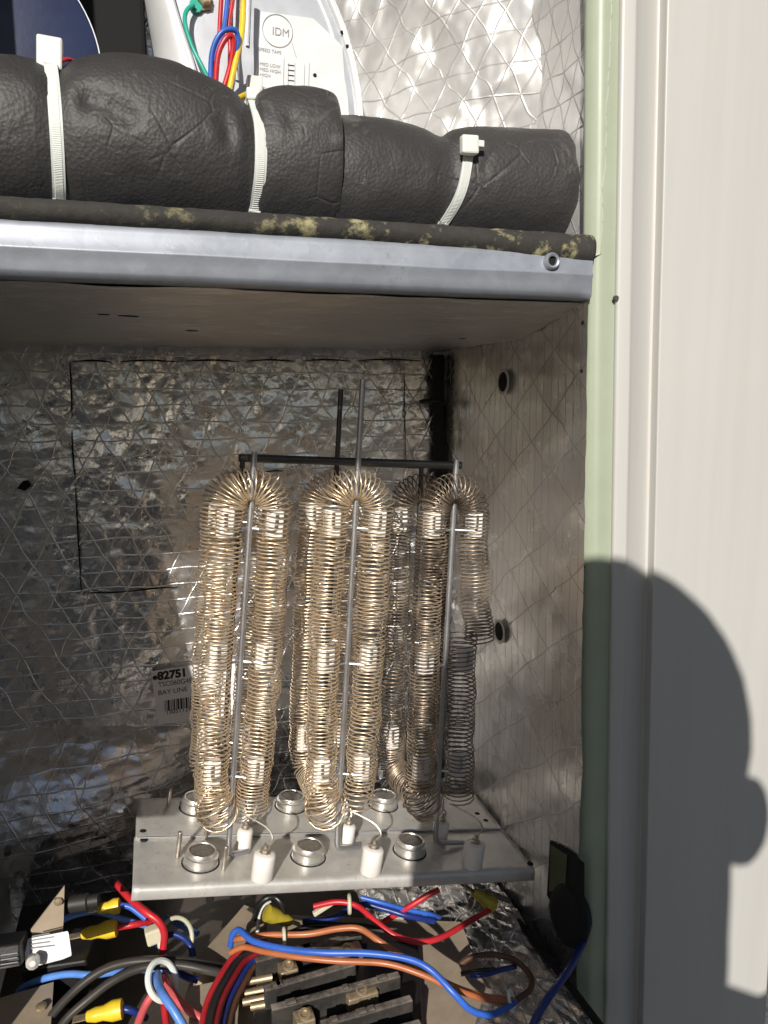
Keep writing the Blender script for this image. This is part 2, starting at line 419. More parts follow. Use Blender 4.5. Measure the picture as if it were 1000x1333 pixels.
# folded foil blanket at the lower left of the back wall
def blanket(a, b):
    x = XL + (.205) * a; ang = b * 2.6
    sl_ = .02 * a
    fd = min(1, b / .12) * min(1, (1 - a) / .12)
    y = YB + .005 - .004 * fd - .075 * (1 - a ** 3) * math.sin(min(ang, 2.2) * .72) * (1 - .15 * b) + fd * (.004 * nz3(x * 22, b * 4, 31) + .0016 * nz3(x * 70, b * 14, 33))
    z = -.322 - .128 * b - .02 * a * (1 - b) + .030 * a * b + fd * (.004 * nz3(x * 25, b * 4, 37) + .0015 * nz3(x * 70, b * 13, 39))
    return (x, y, z)
m = MB(); m.grid(70, 60, blanket); m.build('foil_blanket', 'foil_back', cab, auto=0)
# puffed foil blanket in the upper right of the upper compartment
def upper_blanket(a, b):
    p, q_ = at(395, 200, Y=.785), A([.3105, .585, 0]); x = p[0] + (q_[0] - p[0]) * a; y = p[1] + (q_[1] - p[1]) * a; z = .098 + .45 * b
    h = .010 * math.sin(math.pi * a) + .006 * nz3(a * 5, z * 16, 51) + .0035 * nz3(a * 11, z * 40, 53) + .0016 * nz3(a * 26, z * 90, 57)
    h += .010 * max(0, 1 - abs((z - .20) - .10 * (a - .35)) / .035) * (.3 + a)          # a fold running up to the right
    h *= 1 - a ** 8
    return (x - h * .55, y - h * .8, z)
m = MB(); m.grid(110, 120, upper_blanket); m.build('foil_blanket', 'foil_upper', cab, auto=0)
# knock-out outline: slits in the back foil
def slit(pts, w=.0009, name='slit'):
    P = spline([at(x, y, Y=YB - .004) for x, y in pts], 8); n = len(P)
    r = [w * (.25 + .75 * math.sin(math.pi * (i + .3) / (n - .4)) ** .6) for i in range(n)]
    MB().tube(P, r, 6).build(name, 'black_gap', back)
for x0, x1 in ((95, 146), (157, 233), (242, 310), (322, 385), (395, 457), (467, 549)):
    ys = 471 - .004 * x0
    slit([(x0, ys), ((x0 + x1) / 2, ys - 1.5), (x1, ys + .6)])
slit([(91, 472), (93, 510), (94, 545)]); slit([(94, 560), (95, 590), (98, 625)]); slit([(98, 632), (102, 700), (106, 770)])
slit([(108, 772), (150, 771), (165, 770)]); slit([(166, 770), (200, 766), (232, 764)])
slit([(526, 475), (527, 530), (528, 600)], .0006)
slit([(292, 616), (318, 615), (335, 616)]); slit([(345, 614), (358, 613), (369, 613)])
# small tear
MB().prism([at(22, 636, Y=YB - .0045), at(30, 626, Y=YB - .0045), at(36, 625, Y=YB - .0045), at(41, 632, Y=YB - .0045), at(33, 639, Y=YB - .0045)], (0, .001, 0)).build('tear', 'black_gap', back)
MB().lathe(at(202, 882, Y=YB - .0065), (0, -1, 0), [(.0034, 0), (.0026, .001)], 9).build('tear', 'black_gap', back)
# black seal in the back corner with its clip
m = MB(); m.tube(spline([at(570, 462, Y=.790), at(571, 520, Y=.789), at(573, 600, Y=.789), at(573, 700, Y=.789), at(571, 1010, Y=.789)], 8), .0068, 12)
seal = m.build('corner_seal', 'black_rubber', cab)
m = MB(); m.tube(spline([at(546, 523, Y=.785), at(562, 522, Y=.779), at(583, 526, Y=.782)], 6), [.0016] + [.0022] * 10 + [.0012] * 2, 8); m.build('clip', 'black_plastic', seal)
# holes in the right wall
for (px, py) in ((656, 497), (651, 822)):
    c = at(px, py, X=XR - .003)
    h = MB().lathe(c, (-1, 0, 0), [(.0085, 0), (.0115, .0004), (.0116, .0010), (.0095, .0014), (.0085, .0008)], 24, True, False).build('hole_rim', 'galvanised', rwall)
    MB().lathe(c + A([-.0010, 0, 0]), (-1, 0, 0), [(.0086, 0), (.0085, .0002)], 24).build('hole', 'black_gap', h)
# sticker with its lettering
stk = thing('sticker_anchor', '', '', (0, 0, 0)); bpy.data.objects.remove(stk)
SY = YB - .0075
corner = [at(197, 874, Y=SY), at(306, 858, Y=SY), at(309, 930, Y=SY), at(205, 944, Y=SY)]
m = MB().prism([corner[0], corner[1], corner[2], corner[3]], (0, .0006, 0)); sticker = m.build('sticker', 'label_white', cab, smooth=False)
def text(body, px, py, Y, size, mat, parent, name='lettering', rot=0.0, sx=1.0, off=-.0004, bold=0.0):
    cu = bpy.data.curves.new(name, 'FONT'); cu.body = body; cu.size = size; cu.offset = bold
    ob = bpy.data.objects.new(name, cu); C.objects.link(ob)
    dg = bpy.context.evaluated_depsgraph_get(); me = bpy.data.meshes.new_from_object(ob.evaluated_get(dg))
    bpy.data.objects.remove(ob); bpy.data.curves.remove(cu)
    p = at(px, py, Y=Y); c_, s_ = math.cos(rot), math.sin(rot)
    mm = MB(); vs = [(p[0] + (v.co.x * sx * c_ - v.co.y * s_), p[1] + off, p[2] + (v.co.x * sx * s_ + v.co.y * c_)) for v in me.vertices]
    mm.add(vs, [tuple(q.vertices) for q in me.polygons])
    bpy.data.meshes.remove(me)
    return mm.build(name, mat, parent, smooth=False)
tr = math.radians(2.5)
text('82751', 205.5, 885, SY, .0118, 'ink', sticker, rot=tr, bold=.0006)
text('TSC060G4E0A01', 206, 894.5, SY, .0075, 'ink', sticker, rot=tr, sx=.92)
text('BAY LINE', 206, 905, SY, .0072, 'ink', sticker, rot=tr)
text('130511299L', 216, 930, SY, .0065, 'ink', sticker, rot=tr)
rb = random.Random(3); p0 = at(215, 925, Y=SY); xx = 0.0; m = MB()
while xx < .052:
    w = rb.choice([.0006, .0006, .0012, .0018]); 
    cx = p0[0] + xx + w / 2; cz = p0[2] + .0052 + (xx) * math.tan(tr)
    m.box((cx, SY - .0003, cz), (w, .0003, .0115)); xx += w + rb.choice([.0006, .0006, .0012])
m.build('barcode', 'ink', sticker, smooth=False)

# shelf between the two compartments
SHT, SHB = .0993, .0680
shelf_prof = [(.520, .1010), (.503, .1005), (.5005, .0985), (.5000, .0950), (.5000, .0868), (.4988, .0852), (.4988, .0838), (.5000, .0822), (.5000, .0725), (.5008, .0695), (.5030, .0680), (.508, .0675), (.520, .0675)]
x0, x1 = XL + .004, .3062
m = MB(); nx = 60
m.grid(nx, len(shelf_prof) - 1, lambda a, b: (x0 + (x1 - x0) * a, shelf_prof[round(b * (len(shelf_prof) - 1))][0] + .0005 * nz3(a * 9, b * 2, 4), shelf_prof[round(b * (len(shelf_prof) - 1))][1] + .0004 * nz3(a * 6, 3, 4)))
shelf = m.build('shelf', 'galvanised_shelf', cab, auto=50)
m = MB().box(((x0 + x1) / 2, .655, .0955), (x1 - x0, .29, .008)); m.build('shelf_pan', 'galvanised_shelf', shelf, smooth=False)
def under(a, b):
    x = x0 + (x1 - x0) * a; y = .512 + (YB + .004 - .512) * b
    z = .0665 - .019 * min(1, b / .35) ** .8 + .0012 * nz3(x * 20, y * 60, 4) + .0005 * nz3(x * 40, y * 200, 14)
    return (x, y, z)
m = MB(); m.grid(90, 80, under); und = m.build('shelf_lining', 'foil_under', shelf, auto=0)
for (px, py, rr) in ((168, 412, .0035), (135, 410, .0022), (250, 431, .003), (602, 441, .0022)):
    c = at(px, py, Z=.0462); m = MB().prism([c + A([rr * 1.5 * math.cos(t_) * (1 + .5 * nz3(t_ * 2, rr * 900, 4)), rr * .8 * math.sin(t_) * (1 + .6 * nz3(t_ * 2, rr * 900, 8)) + .4 * rr * math.cos(t_), 0]) for t_ in np.linspace(0, 2 * math.pi, 11, endpoint=False)], (0, 0, .0005)); m.build('tear', 'black_gap', shelf, smooth=False)
def gask(a, b):
    x = x0 + (x1 + .0005 - x0) * a; ang = -1.75 + 3.3 * b
    droop = .0075 * max(0, (a - .62) / .38) ** 1.6
    ry, rz = .0105, .0068 + droop / 2
    zc = .1060 - droop / 2
    k = 1 + .06 * nz3(x * 60, b * 3, 12) + .05 * nz3(x * 160, b * 7, 15)
    yy = .5065 - ry * math.cos(ang) * k * (.9); zz_ = zc + rz * math.sin(ang) * k
    return (x, yy, zz_)
m = MB(); m.grid(220, 14, gask); gs = m.build('gasket', 'gasket', shelf, solid=.0008, auto=0)
c = at(720, 339.5, Y=.4965)
hr = MB().lathe(c + A([0, .004, 0]), (0, -1, 0), [(.0036, 0), (.0060, .0), (.0058, .0035), (.0046, .0048), (.0033, .0040), (.0033, .001)], 24, False, False).build('screw_hole', 'galvanised_shelf', shelf)
MB().lathe(c + A([0, .0025, 0]), (0, -1, 0), [(.0035, 0), (.0034, .0002)], 20).build('hole', 'black_gap', hr)

# green corner post and cream outer panel: cross-sections extruded upwards
def pxX(px, y): return at(px, 515, Y=y)[0]
def extr(name, prof, mat, z0, z1, parent, thick=.0012):
    # prof: (X, Y) pairs, smoothed corners
    m = MB(); n = len(prof); nz_ = 40
    m.grid(n - 1, nz_, lambda a, b: (prof[round(a * (n - 1))][0] + LEAN * (z0 + (z1 - z0) * b) + .0003 * nz3(a * 2, b * 9, 3), prof[round(a * (n - 1))][1] + .0003 * nz3(a * 3, b * 12, 5), z0 + (z1 - z0) * b))
    return m.build(name, mat, parent, auto=0)
def rounded(pts, r=.002, n=5):
    out = [A(pts[0])]
    for i in range(1, len(pts) - 1):
        p, a, b = A(pts[i]), A(pts[i - 1]), A(pts[i + 1])
        da = (a - p); db = (b - p); la, lb = np.linalg.norm(da), np.linalg.norm(db); rr = min(r, la * .45, lb * .45)
        s_, e_ = p + da / la * rr, p + db / lb * rr
        for k in range(n + 1):
            t_ = k / n; out.append((1 - t_) ** 2 * s_ + 2 * t_ * (1 - t_) * p + t_ * t_ * e_)
    out.append(A(pts[-1])); return out
gp = rounded([(pxX(758, .515), .5165), (pxX(757.5, .513), .5125), (pxX(764, .51), .5085), (pxX(777, .505), .5035), (pxX(803, .5035), .5035), (pxX(806, .505), .512)], .0035)
post = extr('corner_post', gp, 'green_paint', -.75, .52, cab)
cp = rounded([(pxX(799.5, .51), .530), (pxX(801, .4995), .4995), (pxX(818, .4985), .4975), (pxX(822, .4985), .4990), (pxX(845, .508), .5085), (pxX(849, .507), .5080), (pxX(856, .498), .4972), (pxX(862, .497), .4970), (pxX(1041, .497), .4970), (pxX(1043, .4975), .510)], .0028)
panel = extr('outer_panel', cp, 'cream_paint', -.75, .52, cab)
for (px, py) in ((762, 420), (761, 483), (759, 655), (760, 738)):
    c = at(px, py, Y=.5085); MB().lathe(c + A([0, .003, 0]), (-.35, -1, 0), [(.0016, 0), (.0018, .0030), (.001, .0032)], 10).build('rivet_hole', 'black_gap', post)
for (px, py, r) in ((803, 388, .0021), (836, 408, .0016), (836, 426, .0009), (836, 446, .0009), (932, 441, .0007)):
    yy = .4985 if px < 820 or px > 900 else .5078
    c = at(px, py, Y=yy); MB().lathe(c + A([0, .002, 0]), (0, -1, 0), [(r, 0), (r * .9, .0020)], 9).build('paint_chip', 'dark_panel', panel)
# cut-out low in the right wall with the green post showing, and a black plug
m = MB().prism([at(716, 1094, X=.3125), at(734, 1104, X=.3125), at(758, 1124, X=.3125), at(758, 1215, X=.3125), at(730, 1200, X=.3125), at(712, 1165, X=.3125)], (.002, 0, 0)); cut = m.build('cut_out', 'black_gap', rwall, smooth=False)
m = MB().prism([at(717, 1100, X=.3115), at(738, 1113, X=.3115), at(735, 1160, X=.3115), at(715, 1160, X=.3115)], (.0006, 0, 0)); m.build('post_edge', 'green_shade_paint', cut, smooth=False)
pc = at(731, 1193, X=.307)
m = MB(); m.lathe(pc + A([.012, 0, 0]), (-1, -.25, 0), [(.016, -.004), (.0205, .003), (.0215, .006), (.0195, .010), (.013, .0135), (.003, .0145)], 28)
m.v = [(x, y, pc[2] + (z - pc[2]) * 1.25) for x, y, z in m.v]
pl_ = m.build('pipe_plug', 'black_rubber'); tag(pl_, 'black rubber plug in the cut-out low beside the green post', 'plug')

# ------------------------------------------------------------------ heater rack
LF, RF, LB, RB = at(172, 1160, Y=.555), at(700, 1135, Y=.555), at(180, 1035, Y=.687), at(620, 1040, Y=.687)
pu = RF - LF; pu[1] = 0; pu /= np.linalg.norm(pu); pv = A([0, 1.0, 0]); pn = np.cross(pu, pv)
pp = (LF + RF + LB + RB) / 4
PL = (pn, pp)
def q(px, py): return at(px, py, pl=PL)
heat = thing('electric_heater_rack', 'electric heater rack of gold wound coils on a tilted galvanised plate', 'heater', pp)
PA = [pu, pv, pn]
L_, R_ = float((LF - pp) @ pu), float((RF - pp) @ pu)
YF0, YM, YK = .556, .6265, .687
def plate(ya, yb, dz, nm, xl, xr, lip):
    prof = []
    if lip: prof = [(ya + .0006, -.0098), (ya, -.0088), (ya, -.0030), (ya + .0006, -.0012), (ya + .0026, 0)]
    prof += [(ya + (yb - ya) * k / 14, 0) for k in range(1 if lip else 0, 15)]
    n = len(prof)
    m = MB(); m.grid(60, n - 1, lambda a, b: pp + pu * (xl + (xr - xl) * a) + pn * (prof[round(b * (n - 1))][1] + dz + .0005 * nz3(a * 5, b * 3, 21)) + A([0, prof[round(b * (n - 1))][0] - pp[1], 0]))
    return m.build(nm, 'galvanised', heat, auto=0, solid=.0012)
bp = plate(YF0, YM, 0.0, 'base_plate', L_, R_ - .002, True)
bp2 = plate(YM - .006, YK, .0018, 'rear_plate', L_ + .001, R_ - .004, False)
bp3 = MB().box(pp + pn * -.020 + A([0, .02, 0]), (R_ - L_ - .03, .09, .02), PA).build('plate_support', 'dark_steel', heat, smooth=False)
m = MB().tube([pp + pu * (L_ + .002) + pn * .0026 + A([0, YM - .006 - pp[1], 0]), pp + pu * (R_ - .006) + pn * .0026 + A([0, YM - .006 - pp[1], 0])], .0008, 6); m.build('seam', 'rod_steel', bp2)
def on_plate(px, py, h=0): return q(px, py) + pn * h
for (px, py) in ((186, 1085), (187, 1095.5)):
    m = MB().lathe(on_plate(px, py, .0012), pn, [(.0030, 0), (.0028, .0013)], 12); m.build('slot', 'black_gap', bp)
MB().lathe(on_plate(690, 1125.5, .0006), pn, [(.0030, 0), (.0028, .0008)], 12).build('slot', 'black_gap', bp)
MB().lathe(at(273, 1170, Y=YF0 + .002), (0, -1, 0), [(.0032, 0), (.0030, .0029)], 12).build('slot', 'black_gap', bp)
for (px, py) in ((621, 1062), (632, 1071)):
    MB().lathe(on_plate(px, py, .0010), pn, [(.0028, 0), (.0026, .0016)], 10).build('slot', 'black_gap', bp2)
# limit switches
for (px, py, rear) in ((261, 1124, 0), (401, 1116.5, 0), (533, 1109, 0), (255, 1055, 1), (378, 1053, 1), (498, 1051, 1)):
    b = on_plate(px, py, .0008 + .0018 * rear)
    s_ = MB().lathe(b, pn, [(.0140, 0), (.0140, .0012), (.0133, .0016), (.0133, .0060), (.0138, .0066), (.0138, .0074), (.0122, .0080), (.0120, .0102), (.0114, .0112), (.0103, .0112), (.0100, .0104)], 32, False, False).build('limit_switch', 'switch_metal', heat, auto=30)
    MB().lathe(b, pn, [(.0101, .0098), (.0060, .0102), (.0004, .0103)], 28).build('disc', 'switch_disc', s_)
    MB().lathe(b, pn, [(.0152, -.0001), (.0151, .0002)], 28).build('cut_out', 'black_gap', s_)
# ceramic terminals
TOPS = {}
def terminal(px, py, r, h, key, lift=0):
    b = on_plate(px, py, .0006 + lift)
    o = MB().lathe(b, pn, [(r * .94, 0), (r, .0008), (r, h * .86), (r * .95, h * .93), (r * .86, h * .96), (r * .40, h)], 28, True, True).build('ceramic_terminal', 'ceramic', heat, auto=35)
    MB().lathe(b + pn * h * .95, pn, [(r * .55, 0), (r * .55, .0016), (r * .42, .0020), (r * .42, .0042), (r * .24, .0048), (r * .22, .0075), (r * .1, .0082)], 8).build('screw', 'screw_steel', o, auto=30)
    TOPS[key] = b + pn * (h + .0052)
for k, (px, py) in enumerate(((341, 1144), (482, 1136), (614, 1128))): terminal(px, py, .0088, .0222, ('f', k))
for k, (px, py) in enumerate(((316, 1108), (450, 1101), (572, 1096))): terminal(px, py, .0066, .0200, ('m', k))
for k, (px, py) in enumerate(((324, 1072), (447, 1064), (560, 1060))): terminal(px, py, .0070, .0190, ('r', k), .0018)
# threaded studs
for (px, py, h) in ((231, 1117, .022), (268, 1092, .018), (219, 1052, .017), (283, 1066, .018), (291, 1133, .020), (236, 1052, .006)):
    b = on_plate(px, py, .0005); n = 26
    P = [b + pn * (h * i / n) for i in range(n + 1)]
    MB().tube(P, [.0017 + .00025 * (i % 2) for i in range(n + 1)], 9).build('stud', 'screw_steel', heat, auto=0)
# support rods
YR, YR2 = .590, .655
rodpx = [((297, 1116), (331, 597)), ((438, 1108), (466.5, 600)), ((566, 1100), (594, 606))]
FR = []
for k, (b, t_) in enumerate(rodpx):
    p0, p1 = at(*b, Y=YR), at(*t_, Y=YR); p0 = p0 + pn * .002
    FR.append((p0, p1)); up = (p1 - p0) / np.linalg.norm(p1 - p0)
    tgt = q(*((322, 1113), (466, 1107), (602, 1101))[k]) + pn * .0035
    top = p1 + up * (.005 if k != 1 else .064)
    arc = np.vstack([[top + (p0 + up * .008 - top) * i_ / 12 for i_ in range(12)], spline([p0 + up * .008, p0 + up * .0035 + (tgt - p0) * .03, p0 + up * .0008 + (tgt - p0) * .14, p0 + up * .0002 + (tgt - p0) * .35, tgt], 6)])
    MB().tube(arc, .0024, 12).build('support_rod', 'rod_steel', heat)
RR = []
for k, (b, t_) in enumerate(rodpx):
    dx = at(((316, 597), (439, 600), (549, 606))[k][0], ((316, 597), (439, 600), (549, 606))[k][1], Y=YR2)
    p1 = dx; p0 = FR[k][0] + A([0, YR2 - YR, 0]); p0 = p0 + (p1[0] - FR[k][1][0]) * A([.9, 0, 0])
    up = (p1 - p0) / np.linalg.norm(p1 - p0); RR.append((p0, p1))
    top = p1 + up * (.004 if k != 1 else .062)
    MB().tube([top, p1, p0 + up * .01, p0], .0022, 10).build('support_rod', 'shaded_rod', heat)
# crossbars
for S_, e0, e1 in ((FR, -.005, .006), (RR, -.003, .003)):
    a, b = S_[0][1], S_[2][1]; u_ = (b - a) / np.linalg.norm(b - a); off = A([0, .0038, 0])
    MB().tube([a + u_ * e0 + off, b + u_ * e1 + off], .0031, 12).build('crossbar', 'shaded_rod', heat)
a = FR[0][1] + A([0, .0038, 0]); b = RR[0][1] + A([0, .0038, 0])
MB().tube([a + (a - b) * .03, b + (b - a) * .06], .0022, 10).build('crossbar', 'shaded_rod', heat)
# heating coils
CR = .0125; DX = .0188
def leg_frame(k, row):
    p0, p1 = (FR if row == 0 else RR)[k]; up = (p1 - p0) / np.linalg.norm(p1 - p0)
    side = A([1.0, 0, 0]) - up * up[0]; side /= np.linalg.norm(side)
    return p0, p1, up, side
def leg_pts(k, row, sgn, h0, h1, n=14, bow=.0):
    p0, p1, up, sd = leg_frame(k, row); H = np.linalg.norm(p1 - p0)
    out = []
    for i in range(n + 1):
        s_ = i / n; h = h0 + (h1 - h0) * s_
        w = DX * (.86 + .14 * (h / H)) + bow * math.sin(math.pi * s_)
        out.append(p0 + up * h + sd * (sgn * w))
    return out
def arch_pts(k, row, h1, n=12):
    p0, p1, up, sd = leg_frame(k, row)
    return [p0 + up * (h1 + 1.12 * DX * math.sin(math.pi * i / n)) + sd * (-DX * math.cos(math.pi * i / n)) for i in range(1, n)]
def build_coil(pts, seed, pitch=.0032, mat='coil_wire', R=CR, wr=.00062, jit=1.0, swell=None):
    h = helix(pts, R, pitch, 13, seed, jit, swell)
    o = MB().tube(h, wr, 5).build('heating_coil', mat, heat, auto=0)
    return h, o
def lead(P, name='lead_wire', mat='screw_steel'):
    MB().tube(spline(P, 10), .00075, 6).build(name, mat, heat)
for k in range(3):
    Hf = np.linalg.norm(FR[k][1] - FR[k][0]); Hr = np.linalg.norm(RR[k][1] - RR[k][0])
    hf, hr_ = Hf - .040, Hr - .040
    hb = .057
    right_front = leg_pts(k, 0, 1, hf, .040, bow=.0015)
    left_front = leg_pts(k, 0, -1, hb, hf, bow=.002)
    fl, rl = left_front[0], leg_pts(k, 1, -1, hb, hr_)[0]
    p0, p1, up, sd = leg_frame(k, 0)
    cen = (fl + rl) / 2; half = (rl - fl) / 2
    ub = []
    for i in range(1, 16):
        th_ = math.pi * i / 16; c_ = math.cos(th_); s_ = math.sin(th_)
        ub.append(cen - half * (math.copysign(abs(c_) ** .5, c_)) * 1.0 - up * (.020 * s_ ** .5) + sd * (.007 * s_) - A([0, .009 * s_, 0]))
    rear_left = leg_pts(k, 1, -1, hb, hr_, bow=.002); rear_right = leg_pts(k, 1, 1, hr_, .046, bow=.001)
    whole_a = list(reversed(right_front)) + list(reversed(arch_pts(k, 0, hf))) + list(reversed(left_front)) + ub + rear_left + arch_pts(k, 1, hr_) + rear_right
    if k < 2:
        h, o = build_coil(spline(whole_a, 4), 11 + k, swell=ub[4])
    else:
        # the last coil is burnt through half way down its front right leg
        brk = .192
        upper = leg_pts(k, 0, 1, hf, brk - .006, bow=.0015); 
        upper = [p + sd * (.010 * (i / 14) ** 2) - A([0, .006 * (i / 14) ** 2, 0]) for i, p in enumerate(upper)]
        rest = list(reversed(upper)) + list(reversed(arch_pts(k, 0, hf))) + list(reversed(left_front)) + ub + rear_left + arch_pts(k, 1, hr_) + rear_right
        h, o = build_coil(spline(rest, 4), 31, mat='scorch_shade_wire', swell=ub[4])
        low = leg_pts(k, 0, 1, brk, .040); low = [p + sd * (.004 * (i / 14)) + sd * (-.004 * (1 - i / 14)) for i, p in enumerate(low)]
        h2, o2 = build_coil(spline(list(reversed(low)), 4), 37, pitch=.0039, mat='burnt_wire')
        o2['label'] = 'dark burnt lower piece of the broken coil'
        h0_ = h2
    st = (h if k < 2 else h2)[0]
    T_ = TOPS[('f', k)]
    lead([st, st + A([.004, -.004, -.001]), (st + T_) / 2 + A([.010, -.006, .003]), T_ + A([.005, -.001, .006]), T_])
    en = h[-1]; T_ = TOPS[('m', k)]
    lead([en, en + A([-.004, -.006, -.002]), (en + T_) / 2 + A([-.004, -.01, .001]), T_ + A([.002, .001, .003]), T_])
    T_ = TOPS[('r', k)]
    lead([rl - up * .018, rl - up * .024 + A([.006, 0, 0]), T_ + A([0, 0, .004]), T_])
    # ceramic holders with their wire hooks
    for row in (0, 1):
        p0, p1, up, sd = leg_frame(k, row); H = Hf if row == 0 else Hr
        for hh in (.072, .168, H - .050):
            for sg in (-1, 1):
                w = DX * (.86 + .14 * hh / H)
                c = p0 + up * hh + sd * (sg * w)
                if k == 2 and row == 0 and sg == 1 and hh < .1: pass
                cer = MB().box(c + sd * (sg * .0005), (.0135, .0075, .0215), [sd, A([0, 1.0, 0]), up]).build('ceramic_holder', 'ceramic', heat, smooth=False, bevel=.0012)
                y_ = A([0, -.0062, 0]); a0 = p0 + up * (hh - .004)
                hook = [a0, a0 + sd * sg * (w - .003) + y_ * .8, a0 + sd * sg * (w + .000) + y_ + up * .001, a0 + sd * sg * (w + .001) + y_ + up * .005, a0 + sd * sg * (w + .001) + y_ + up * .013]
                MB().tube(spline(hook, 6), .0011, 7).build('hook', 'rod_steel', heat)

# ------------------------------------------------------------------ upper compartment: foam-covered pipe and ties
FY = .568
def foam_sleeve(samples, name, seed, close, parent):
    xs = [at(s[0], (s[1] + s[2]) / 2, Y=.53)[0] for s in samples]
    zt = [at(s[0], s[1], Y=FY - .006)[2] for s in samples]; zb = [max(.1025, at(s[0], s[2], Y=FY - .045)[2]) for s in samples]
    n = 150; xsn = np.linspace(xs[0], xs[-1], n); k = 64
    # smooth interpolation
    def interp(v):
        P = spline([A([x, y, 0]) for x, y in zip(xs, v)], 12); return np.interp(xsn, P[:, 0], P[:, 1])
    T_, B_ = interp(zt), interp(zb); m = MB(); v = []
    for i, x in enumerate(xsn):
        zc, rz = (T_[i] + B_[i]) / 2, (T_[i] - B_[i]) / 2; ry = min(.054, rz * .76 + .004)
        for j in range(k):
            a = 2 * math.pi * j / k; ca, sa = math.cos(a), math.sin(a)
            dn = 1 + .030 * nz3(x * 16 + seed, ca * 1.4, sa * 1.4) + .014 * nz3(x * 55 + seed, ca * 4, sa * 4) + .006 * nz3(x * 150 + seed, ca * 10, sa * 10)
            # dents where the foam has been gouged
            for dx_, da, dr, dd in DENTS:
                d2 = ((x - dx_) / dr) ** 2 + ((math.atan2(math.sin(a - da), math.cos(a - da))) * rz / dr) ** 2
                if d2 < 4: dn -= 2.0 * dd * math.exp(-d2 * 1.5) * (1 + .35 * nz3(x * 70, a * 6, 3))
            v.append((x, FY - ry * ca * dn, zc + rz * sa * dn))
    f = [(i * k + j, i * k + (j + 1) % k, (i + 1) * k + (j + 1) % k, (i + 1) * k + j) for i in range(n - 1) for j in range(k)]
    f.append(tuple(range(k))); f.append(tuple((n - 1) * k + j for j in range(k)))
    m.add(v, f); return m.build(name, 'foam', parent, auto=60)
DENTS = [(at(118, 165, Y=.52)[0], .25, .010, .07), (at(150, 182, Y=.52)[0], .1, .009, .06), (at(295, 160, Y=.52)[0], .3, .008, .05), (at(170, 185, Y=.52)[0], .02, .007, .05), (at(385, 170, Y=.52)[0], .35, .007, .04), (at(300, 185, Y=.52)[0], 0.05, .006, .04)]
pipe = thing('insulated_pipe', 'pipe wrapped in lumpy black foam insulation lying on the shelf', 'pipe', (.09, FY, .103))
foam_sleeve([(-60, 72, 250), (0, 68, 252), (40, 74, 252), (62, 84, 250), (71, 92, 250), (80, 88, 252), (105, 74, 258), (160, 69, 262), (220, 79, 268), (275, 100, 272), (310, 118, 274), (328, 136, 272), (337, 140, 272), (346, 122, 276), (375, 113, 280), (415, 113, 284), (440, 119, 286), (447, 124, 286)], 'foam_sleeve', 3, True, pipe)
foam_sleeve([(430, 156, 285), (452, 152, 290), (480, 151, 292), (520, 155, 292), (560, 164, 294), (585, 176, 292), (597, 178, 292), (612, 170, 296), (640, 167, 300), (690, 168, 303), (735, 170, 305), (772, 172, 306), (806, 174, 306)], 'foam_sleeve', 9, True, pipe)
from mathutils.bvhtree import BVHTree
FOAM = []
for ch in pipe.children:
    off_ = wloc(ch); FOAM.append(BVHTree.FromPolygons([tuple(v.co + off_) for v in ch.data.vertices], [tuple(p_.vertices) for p_ in ch.data.polygons]))
def on_foam(px, py, Y):
    d_ = Vector(at(px, py, Y=1.0)).normalized(); best = None
    for tr_ in FOAM:
        h_ = tr_.ray_cast(Vector((0, 0, 0)), d_)
        if h_[0] is not None and (best is None or h_[3] < best): best = h_[3]
    return A(d_) * (best - .0013) if best and abs((A(d_) * best)[1] - Y) < .05 else at(px, py, Y=Y)
m = MB().lathe((XL + .002, FY, .172), (1, 0, 0), [(.014, 0), (.014, .01), (.014, .44)], 16); m.build('pipe', 'brass', pipe)
def cable_tie(path, topback, headc, headsz, label, tail=None, w=.0078):
    """strap over the front of the foam; path = (px, py, Y)"""
    r = thing('cable_tie', label, 'cable tie', at(*path[-1][:2], Y=path[-1][2]))
    P = spline([on_foam(x, y, Y) for x, y, Y in path], 8)
    P[:, 0] = np.polyval(np.polyfit(np.arange(len(P)), P[:, 0], 3), np.arange(len(P)))
    # close round the back
    a, b = P[0], P[-1]; loop = list(P) + [b + A([0, .02, -.004]), b + A([0, .07, -.004]), a * .5 + b * .5 + A([0, .125, 0]), a + A([0, .085, -.012]), a + A([0, .03, -.001])]
    L = spline(loop + [P[0]], 5)
    N = len(L); T_ = np.gradient(L, axis=0); T_ /= np.linalg.norm(T_, axis=1)[:, None]
    m = MB(); v = []
    for i in range(N):
        s_ = A([1.0, 0, 0]) - T_[i] * T_[i][0]; s_ /= np.linalg.norm(s_); nn = np.cross(T_[i], s_)
        for du, dn in ((-w / 2, -.0008), (w / 2, -.0008), (w / 2, .0008), (-w / 2, .0008)): v.append(L[i] + s_ * du + nn * dn)
    f = [(i * 4 + j, i * 4 + (j + 1) % 4, (i + 1) * 4 + (j + 1) % 4, (i + 1) * 4 + j) for i in range(N - 1) for j in range(4)]
    m.add(v, f); st_ = m.build('strap', 'nylon', r, auto=30)
    m = MB()
    for i in range(4, len(P) - 1, 1):
        for q_ in (0, .5):
            c = P[i] * (1 - q_) + P[i + 1] * q_; m.box(c + A([0, -.0009, 0]), (w * .62, .0005, .0011))
    rd = m.build('ridges', 'nylon', st_, smooth=False)
    h = MB().box(at(*headc[:2], Y=headc[2]), headsz, [(1, 0, headc[3]), (0, 1, 0), (-headc[3], 0, 1)]).build('head', 'nylon', r, smooth=False, bevel=.0014)
    if tail: MB().box(at(*tail[:2], Y=tail[2]), (.006, .0022, .0045)).build('tail', 'nylon', r, smooth=False, bevel=.0005)
    return r
